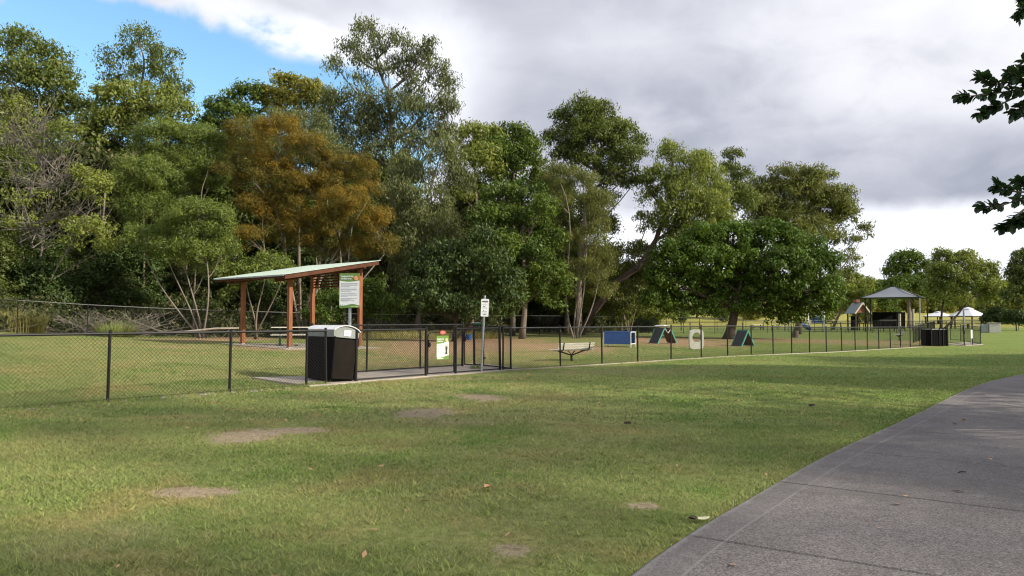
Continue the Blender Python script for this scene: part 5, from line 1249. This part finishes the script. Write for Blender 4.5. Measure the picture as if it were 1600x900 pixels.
pad('concrete_pad', 'slab at the far gate pen', [lined(1478, 51.5), lined(1508, 48.7), lined(1535, 51.5), lined(1510, 56)], .03)
fence('chain_link_fence', 'short link of fence joining long fence to far pen', [on_line(1436, True), on_line(1446, True)], group=LF, s=.1, wr=.0025, posts=())
# ------------------------------------------------------------------ playground, shade sail, hut, gazebo
D = 84.0; g = on(1390, D)
def xz(px, py, D, g): return ((px - 1400) / FPX * D, EYE + (497 - py) / FPX * D - g.z)
root = thing('shade_sail', 'grey peaked shade canopy on thin steel posts', 'shade structure', g, R(-34))
_, ze = xz(1349, 465, D, g); xl, xr_ = -3.0, 3.0; dpt = 5.6
apx = 0.0
apz = EYE + (497 - 448.5) / FPX * (D + dpt / 2) - g.z
cor = [(xl, 0, ze), (xr_, 0, ze), (xr_, dpt, ze), (xl, dpt, ze)]
top = [(apx - .25, dpt * .5, apz), (apx + .25, dpt * .5, apz)]
vs = cor + top; n = len(vs)
nsub = 8; sv, sf = [], []
def patch(p00, p10, p11, p01):
    o = len(sv)
    for i in range(nsub + 1):
        for j in range(nsub + 1):
            u, v_ = i / nsub, j / nsub
            p = (Vector(p00) * (1 - u) + Vector(p10) * u) * (1 - v_) + (Vector(p01) * (1 - u) + Vector(p11) * u) * v_
            p.z -= .10 * math.sin(math.pi * v_) * 1.0; sv.append(tuple(p))
    for i in range(nsub):
        for j in range(nsub): q = o + i * (nsub + 1) + j; sf.append((q, q + 1, q + nsub + 2, q + nsub + 1))
patch(cor[0], cor[1], top[1], top[0]); patch(cor[1], cor[2], top[1], top[1]); patch(cor[2], cor[3], top[0], top[1]); patch(cor[3], cor[0], top[0], top[0])
o = MB().add(sv, sf).build('canopy', M['sail'], root, smooth=False); md = o.modifiers.new('solid', 'SOLIDIFY'); md.thickness = .02
mb = MB()
for a, b in zip(cor, cor[1:] + cor[:1]): mb.tube([a, b], .05, 8)
for q, tq in zip(cor, (top[0], top[1], top[1], top[0])): mb.tube([q, tq], .035, 6)
mb.build('edge_frame', M['black_pvc'], root)
for (x_, y_) in ((xl + .5, .2), (xr_ - .1, .1), (xr_ + .1, dpt - .1), (xl + .2, dpt - .1)):
    w_ = g + Matrix.Rotation(R(-34), 3, 'Z') @ Vector((x_, y_, 0)); gg = gz(w_.x, w_.y) - g.z; MB().tube([(x_, y_, gg - .1), (x_, y_, ze)], .07, 10).build('post', M['galv' if x_ > xr_ - .2 and y_ < 1 else 'black_pvc'], root, smooth=True, auto=R(50))
# dark screen wall under it
D = 88.0; g = on(1388, D); z0, z1 = 0.0, EYE + (497 - 488) / FPX * D - g.z
root = thing('screen_wall', 'black mesh screen wall below the grey shade canopy', 'screen', g)
hw = 25 / FPX * D
for i in range(3): MB().box((-hw + hw * 2 * (i + .5) / 3, 0, z1 / 2 + .15), (hw * 2 / 3 - .08, .05, z1 - .35)).build('panel', M['screen'], root)
for i in range(4): MB().tube([(-hw + hw * 2 * i / 3, -.02, -.1), (-hw + hw * 2 * i / 3, -.02, z1)], .045, 8).build('post', M['screen'], root)
MB().tube([(-hw, 0, z1 - .02), (hw, 0, z1 - .02)], .04, 8).build('top_rail', M['screen'], root)
for i, (px, d, h, rr, lb) in enumerate(((1405, 82, 2.0, .14, 'pale timber pole just left of the shade post'), (1426, 90, 2.6, .16, 'pale timber pole right of the black screen wall'))):
    q = on(px, d); o = MB().tube([(0, 0, -.1), (0, 0, h * .5), (0.02, 0, h)], [rr, rr * .95, rr * .9], 12).build('timber_pole', M['bark_pale'], smooth=True, auto=R(50)); o.location = q; tag(o, lb, 'pole')
# gabled hut
D = 96.0; g = on(1346, D)
root = thing('gabled_hut', 'small gabled park hut with red brown gable', 'hut', g, R(4))
k = D / FPX; zap = EYE + (497 - 473) * k - g.z; zea = EYE + (497 - 490) * k - g.z; hw = .85; dp = 2.3
for sx in (-1, 1):
    mb = MB(); n_ = Vector((sx * (zap - zea), 0, hw)).normalized() * .04
    vs = [Vector((0, -.3, zap)), Vector((0, dp, zap)), Vector((sx * (hw + .15), dp, zea)), Vector((sx * (hw + .15), -.3, zea))]
    mb.add([v + n_ for v in vs] + [v - n_ * .4 for v in vs], [(0, 1, 2, 3), (7, 6, 5, 4), (0, 4, 5, 1), (1, 5, 6, 2), (2, 6, 7, 3), (3, 7, 4, 0)]); mb.build('roof_slope', M['hut_roof'], root)
    mb = MB().beam((0, -.36, zap - .02), (sx * (hw + .17), -.36, zea - .02), .05, .17); mb.build('barge_board', M['cream'], root)
MB().prism([(-hw + .2, zea + .12), (hw - .2, zea + .12), (0, zap - .2)], -.15, -.1).build('gable', M['hut_gable'], root)  # infill in brown darkened for the shade of an open gable
MB().box((0, dp * .5, zap + .22), (.5, .7, .36)).build('roof_vent', M['hut_gable'], root, bevel=.02)
for sx in (-1, 1):
    for y_ in (0, dp - .3): MB().box((sx * (hw - .1), y_, zea / 2 - .05), (.14, .14, zea + .1)).build('post', M['bark_dark'], root)
MB().box((-.35, dp * .5, zea * .42), (.7, .5, zea * .84)).build('inner_cabinet', M['screen'], root, bevel=.01)
# gazebos
def gazebo(name, label, px, d, hwpx, ytop, yeave, rz):
    g = on(px, d); k = d / FPX; root = thing(name, label, 'gazebo', g, rz, 'white roofed gazebos')
    zt = EYE + (497 - ytop) * k - g.z; ze = EYE + (497 - yeave) * k - g.z; rr = hwpx * k
    n = 6; ring = [(rr * math.cos(2 * math.pi * i / n), rr * math.sin(2 * math.pi * i / n), ze) for i in range(n)]
    ring2 = [(rr * .28 * math.cos(2 * math.pi * i / n), rr * .28 * math.sin(2 * math.pi * i / n), zt - (zt - ze) * .22) for i in range(n)]
    mb = MB().add(ring + ring2, [(i, (i + 1) % n, (i + 1) % n + n, i + n) for i in range(n)]); o = mb.build('roof', M['white_roof'], root); m_ = o.modifiers.new('s', 'SOLIDIFY'); m_.thickness = .05
    ring3 = [(p[0] * 1.12, p[1] * 1.12, p[2] + .09) for p in ring2]
    mb = MB().add(ring3 + [(0, 0, zt + .08)], [(i, (i + 1) % n, n) for i in range(n)]); o = mb.build('roof_cap', M['white_roof'], root); m_ = o.modifiers.new('s', 'SOLIDIFY'); m_.thickness = .04
    mb = MB()
    for i in range(n): mb.beam(Vector(ring[i]) * 1 - Vector((0, 0, .12)), Vector(ring[(i + 1) % n]) - Vector((0, 0, .12)), .08, .12)
    mb.build('eave_beam', M['bark_dark'], root)
    for i in range(n): p = Vector(ring[i]) * .86; MB().box((p.x, p.y, (ze - .1) / 2 - .05), (.14, .14, ze)).build('post', M['bark_dark'], root)
    MB().box((0, 0, .7), (1.6, .8, .06)).build('table_top', M['cream'], root); MB().box((0, 0, .34), (.2, .3, .68)).build('table_leg', M['bark_dark'], root)
    return root
gazebo('gazebo', 'white hexagonal gazebo roof right of the branching gum', 1512, 112, 28, 480.5, 493.5, R(12))
gazebo('gazebo', 'grey white gazebo roof partly behind the branching gum', 1466, 150, 24, 487, 494, R(5))
q = on(1505.5, 92); o = MB().tube([(0, 0, -.1), (0, 0, 2.4)], .1, 10).tube([(0, 0, 2.4), (0, 0, 2.5)], [.12, .05], 10).build('grey_post', M['galv'], smooth=True, auto=R(50)); o.location = q; tag(o, 'thick grey post in front of the white gazebo', 'post')
# service box
q = on(1552, 78); root = thing('service_box', 'pale grey service cabinet left of the dark bushes', 'cabinet', q, R(-14))
MB().box((-.0, 0, .48), (1.05, .7, .96)).build('cabinet', M['pale_grey'], root, bevel=.02); MB().box((0, 0, .99), (1.15, .8, .05)).build('lid', M['galv'], root, bevel=.01); MB().box((-.85, .1, .42), (.62, .6, .84)).build('side_unit', M['galv'], root, bevel=.02)
# playground bits below the fig canopy
q = on(1254, 88); root = thing('slide', 'blue playground slide below the fig canopy', 'slide', q, R(20))
mb = MB().beam((-.9, 0, 1.1), (.9, 0, .2), .6, .05, up=(0, 0, 1)).beam((-.9, -.3, 1.22), (.9, -.3, .32), .05, .22).beam((-.9, .3, 1.22), (.9, .3, .32), .05, .22); mb.build('chute', M['blue'], root, bevel=.01)
MB().box((-1.3, 0, 1.1), (.8, .9, .07)).build('platform', M['galv'], root)
for sx in (-1.65, -.95):
    for sy in (-.4, .4): MB().tube([(sx, sy, -.1), (sx, sy, 2.1)], .05, 8).build('post', M['ink_grey'], root)
mb = MB()
for k_ in range(4): mb.box((-1.68, 0, .25 + k_ * .27), (.06, .7, .04))
mb.build('ladder', M['galv'], root)
q = on(1275, 90); root = thing('climbing_frame', 'small climbing frame with blue and white panels', 'play equipment', q, R(-15))
for sx in (-.8, .8):
    for sy in (-.7, .7): MB().tube([(sx, sy, -.1), (sx, sy, 2.3)], .055, 8).build('post', M['white'], root)
MB().box((0, 0, 1.0), (1.6, 1.4, .07)).build('platform', M['galv'], root); MB().box((0, -.72, 1.35), (1.2, .04, .6)).build('panel', M['blue'], root); MB().box((.3, .7, 1.5), (.7, .04, .7)).build('panel', M['white'], root)
mb = MB().tube([(-.8, -.7, 2.25), (.8, -.7, 2.25)], .04, 6).tube([(-.8, .7, 2.25), (.8, .7, 2.25)], .04, 6); mb.build('top_bar', M['white'], root)
for i, (px, d, lb) in enumerate(((1182, 100, 'distant picnic table seen right of the fig trunk'), (1215, 104, 'distant picnic table between fig trunk and slide'))):
    q = on(px, d); root = thing('picnic_table', lb, 'table', q, R(20 + 40 * i))
    MB().box((0, 0, .74), (1.8, .75, .05)).build('tabletop', M['alu'], root); MB().box((0, -.62, .45), (1.8, .28, .04)).build('bench_seat', M['alu'], root); MB().box((0, .62, .45), (1.8, .28, .04)).build('bench_seat', M['alu'], root)
    for sx in (-.6, .6): MB().box((sx, 0, .36), (.08, 1.3, .05)).box((sx, 0, .36), (.08, .08, .72)).build('leg', M['dark_green'], root)
# park posts in the distance
rr_ = random.Random(3)
GPo = 'timber bollards beyond the enclosure'
for i, px in enumerate((1064, 1078, 1093, 1160, 1192, 1226, 1298, 1313, 1349)):
    q = on(px, 98 + rr_.uniform(-4, 4)); o = MB().tube([(0, 0, -.1), (0, 0, .95)], .07, 8).tube([(0, 0, .95), (0, 0, 1.0)], [.07, .03], 8).build('bollard', M['bark_dark'], smooth=True, auto=R(40)); o.location = q; tag(o, 'dark timber bollard beyond the dog enclosure', 'bollard', GPo)
q = on(1245, 58.5)
root = thing('tree_stump', 'short cut stump right of the fig tree', 'stump', on(1242, 60)); MB().tube([(0, 0, -.1), (0, 0, .1), (0.02, 0, .55)], [.32, .26, .22], 12).build('stump_wood', M['bark_mid'], root, smooth=True, auto=R(40))
q = on(733, 46); root = thing('water_tub', 'small blue tub on the grass beyond the pen', 'tub', q)
n = 16; mb = MB(); prof_ = [(.16, 0), (.19, .3), (.2, .32), (.18, .32), (.15, .02)]
vs = [(p[0] * math.cos(2 * math.pi * i / n), p[0] * math.sin(2 * math.pi * i / n), p[1]) for p in prof_ for i in range(n)]
mb.add(vs, [(j * n + i, j * n + (i + 1) % n, (j + 1) * n + (i + 1) % n, (j + 1) * n + i) for j in range(4) for i in range(n)] + [tuple(range(4 * n, 5 * n))]); mb.build('tub_wall', M['blue'], root, smooth=True, auto=R(40))

# ------------------------------------------------------------------ overhanging fig branches, top right
def big_leaves(P, D_, U, rg, size):
    """long oval leaf with a folded midrib"""
    n = len(P); D_ = D_ / np.linalg.norm(D_, axis=1)[:, None]; S = np.cross(D_, U); S /= np.linalg.norm(S, axis=1)[:, None]; N = np.cross(S, D_)
    s = (size * (.7 + .5 * rg.random(n)))[:, None]; out = []
    prof = ((0, 0), (.12, .15), (.40, .27), (.75, .25), (1, 0))
    for (t0, w0), (t1, w1) in zip(prof[:-1], prof[1:]):
        c0_ = P + D_ * s * t0 - N * s * t0 * t0 * .12; c1_ = P + D_ * s * t1 - N * s * t1 * t1 * .12
        for sg in (1, -1):
            a = c0_ + S * s * w0 * sg + N * s * w0 * .35; b = c1_ + S * s * w1 * sg + N * s * w1 * .35
            out.append(np.stack([c0_, a, b, c1_] if sg > 0 else [c0_, c1_, b, a], 1))
    return np.stack(out, 1).reshape(n * 8, 4, 3)
bx, by = 13.0, 9.2
root = thing('overhanging_fig', 'dark leafy fig branches reaching in at the top right', 'tree', (bx, by, gz(bx, by)))
B = Vector((bx, by, gz(bx, by))); r = random.Random(31); rg = np.random.default_rng(31)
mb = MB()
tr_ = curve_pts(B - Vector((0, 0, .2)), B + Vector((-.3, .1, 4.2)), 8, .05, r); mb.tube([p - B for p in tr_], [.42 - .03 * i for i in range(9)], 12)
tips = []   # (pixel path of each twig, distance)
tw_px = [[(1660, 110), (1625, 125), (1590, 140), (1550, 147), (1515, 150), (1500, 149)], [(1610, 130), (1580, 128), (1555, 132), (1530, 120)], [(1600, 145), (1570, 160), (1545, 172), (1530, 178)], [(1625, 140), (1600, 165), (1580, 178)], [(1640, 100), (1610, 105), (1592, 112), (1583, 120)],
         [(1640, 95), (1620, 92), (1600, 96)], [(1660, 5), (1625, 8), (1600, 14), (1590, 26)], [(1650, -20), (1620, -12), (1598, 0)],
         [(1665, 300), (1630, 305), (1595, 312), (1560, 322), (1532, 322)], [(1620, 300), (1590, 300), (1565, 295), (1555, 290)], [(1610, 320), (1590, 335), (1575, 350), (1562, 358)], [(1625, 300), (1605, 292), (1590, 285)], [(1630, 320), (1605, 330), (1590, 345), (1582, 352)], [(1630, 320), (1612, 335), (1600, 345)], [(1640, 150), (1615, 170), (1600, 180)], [(1650, 125), (1620, 128), (1595, 125), (1575, 112)]]
Ps, Ds, Us = [], [], []
def leafy(q, n, sp=.35):
    k = len(q)
    for _ in range(n):
        u = r.uniform(.15, 1.0) ** .7 * (k - 1); i = min(int(u), k - 2); p = q[i].lerp(q[i + 1], u - i); dr = (q[i + 1] - q[i]).normalized()
        rd = Vector((r.gauss(0, 1), r.gauss(0, 1), r.gauss(0, 1))); rd -= dr * rd.dot(dr); rd.normalize()
        Ps.append(p); Ds.append(dr * r.uniform(.3, 1.1) + rd + Vector((0, 0, -.15))); Us.append(rd * .5 + Vector((r.gauss(0, .3), r.gauss(0, .3), 1)))
for tpx in tw_px:
    dd = 9.2 + r.uniform(-.3, .3)
    q = [at(x_, y_, dd + r.uniform(-.06, .06)) for x_, y_ in tpx]
    mb.tube([p - B for p in q], [.014 * (1 - .7 * i / (len(q) - 1)) for i in range(len(q))], 5, caps=False)
    leafy(q, int(16 + 12 * len(q)))
    st_ = q[0]; base = tr_[r.randint(5, 8)]
    if st_.z < 3.6: base = tr_[5]
    cq = curve_pts(base, st_, 7, .06, r); mb.tube([p - B for p in cq], [.06 * (1 - .8 * i / 7) for i in range(8)], 7, caps=False)
# rest of its crown, outside the frame
for i in range(420):
    a = r.uniform(0, 6.283); rr2 = math.sqrt(r.random()) * 4.6; zc = 2.8 + r.random() * 6.0 * (1 - (rr2 / 5.2) ** 2)
    c = Vector((bx + math.cos(a) * rr2, by + math.sin(a) * rr2, zc))
    if c.x / c.y < .80: continue
    s0 = tr_[r.randint(4, 8)]
    e = c + Vector((math.cos(a), math.sin(a), r.uniform(-.4, .5))) * .6
    if i % 3 == 0: mb.tube([p - B for p in curve_pts(s0, c, 4, .1, r)], [.05, .035, .025, .018, .01], 5, caps=False)
    leafy([c, (c + e) / 2, e], 26)
mb.build('trunk', M['bark_mid'], root, smooth=True)
Ps, Ds, Us = (np.array([tuple(v) for v in q]) for q in (Ps, Ds, Us))
V_ = big_leaves(Ps, Ds, Us, rg, .112) - np.array(B)
lv = np.repeat(rg.random(len(Ps)), 8)
np_mesh('crown', V_.reshape(-1, 3), 4, L['near_fig'], root, {'tw': lv, 'lf': np.repeat(rg.random(len(Ps)), 8)})

# ------------------------------------------------------------------ litter on the lawn and path
rg = np.random.default_rng(77); n = 420
y = np.sqrt(rg.random(n) * (30 ** 2 - 3.5 ** 2) + 3.5 ** 2); x = (rg.random(n) * 2 - 1) * .7 * y; z = ground(x, y) + np.where(off_path(x, y), .022, .05)
a = rg.random(n) * 6.283; Ls = .022 + .035 * rg.random(n); ca, sa = np.cos(a), np.sin(a); P = np.stack([x, y, z], -1)
dv = np.stack([ca, sa, rg.normal(0, .25, n)], -1) * Ls[:, None]; sv_ = np.stack([-sa, ca, rg.normal(0, .3, n)], -1) * Ls[:, None] * .35
o = np_mesh('leaf_litter', np.stack([P - dv, P + sv_, P + dv, P - sv_], 1).reshape(-1, 3), 4, M['dry_leaf']); tag(o, 'tiny dry leaves scattered over lawn and path', 'leaf litter', kind='stuff')
def fallen_leaf(name, label, px, py, Ln, matl, rz, cup=.3, lift=.02, wd=.3):
    g = hit(px, py); vs, fs = [], []; n = 8
    for i in range(n + 1):
        u = i / n; w_ = wd * Ln * math.sin(math.pi * (u * .92 + .04)) ** .8
        for s in (-1, -.5, 0, .5, 1): vs.append(((u - .5) * Ln, s * w_, lift + abs(s) * w_ * cup + Ln * .12 * (2 * u - 1) ** 2))
    for i in range(n):
        for j in range(4): q = i * 5 + j; fs.append((q, q + 1, q + 6, q + 5))
    o = MB().add(vs, fs).build(name, matl, smooth=True); o.location = (g.x, g.y, gz(g.x, g.y) + .012); o.rotation_euler = (0, 0, rz); m_ = o.modifiers.new('s', 'SOLIDIFY'); m_.thickness = .0015
    return tag(o, label, 'leaf')
fallen_leaf('fallen_leaf', 'pale cream fallen leaf on grass near the path edge', 1096, 819, .13, M['pale_leaf'], R(10), .25)
fallen_leaf('fallen_leaf', 'curled brown fallen leaf alone in the middle of the lawn', 762, 768, .085, M['dry_leaf'], R(60), .9, wd=.4)
fallen_leaf('fallen_leaf', 'dark curled leaf beside the pale cream leaf', 1083, 819, .07, M['bark_dark'], R(-20), .8, wd=.4)
for px, py, rz, lb in ((980, 665, .3, 'dark bit of bark on the lawn, nearer of two'), (1268, 636, 1.0, 'dark bit of bark on the lawn near the path bend')):
    g = hit(px, py); mb = MB()
    for _ in range(4): mb.box((r.uniform(-.06, .06), r.uniform(-.05, .05), .035), (r.uniform(.04, .1), .03, .03), Matrix.Rotation(r.uniform(0, 3), 3, 'Z'), .6)
    o = mb.build('bark_piece', M['bark_dark'], bevel=.004); o.location = (g.x, g.y, gz(g.x, g.y)); tag(o, lb, 'bark')
g = hit(1503, 737); o = MB().tube([(-.05, 0, 0), (0, .006, .006), (.05, 0, 0)], [.005, .007, .004], 6).build('twig', M['bark_dark'], smooth=True); o.location = (g.x * (1 - .05 / 1.55), g.y * (1 - .05 / 1.55), .052); o.rotation_euler = (0, 0, .35); tag(o, 'short dark twig lying on the concrete path', 'twig')
print('total leaves', LEAF_TOTAL)
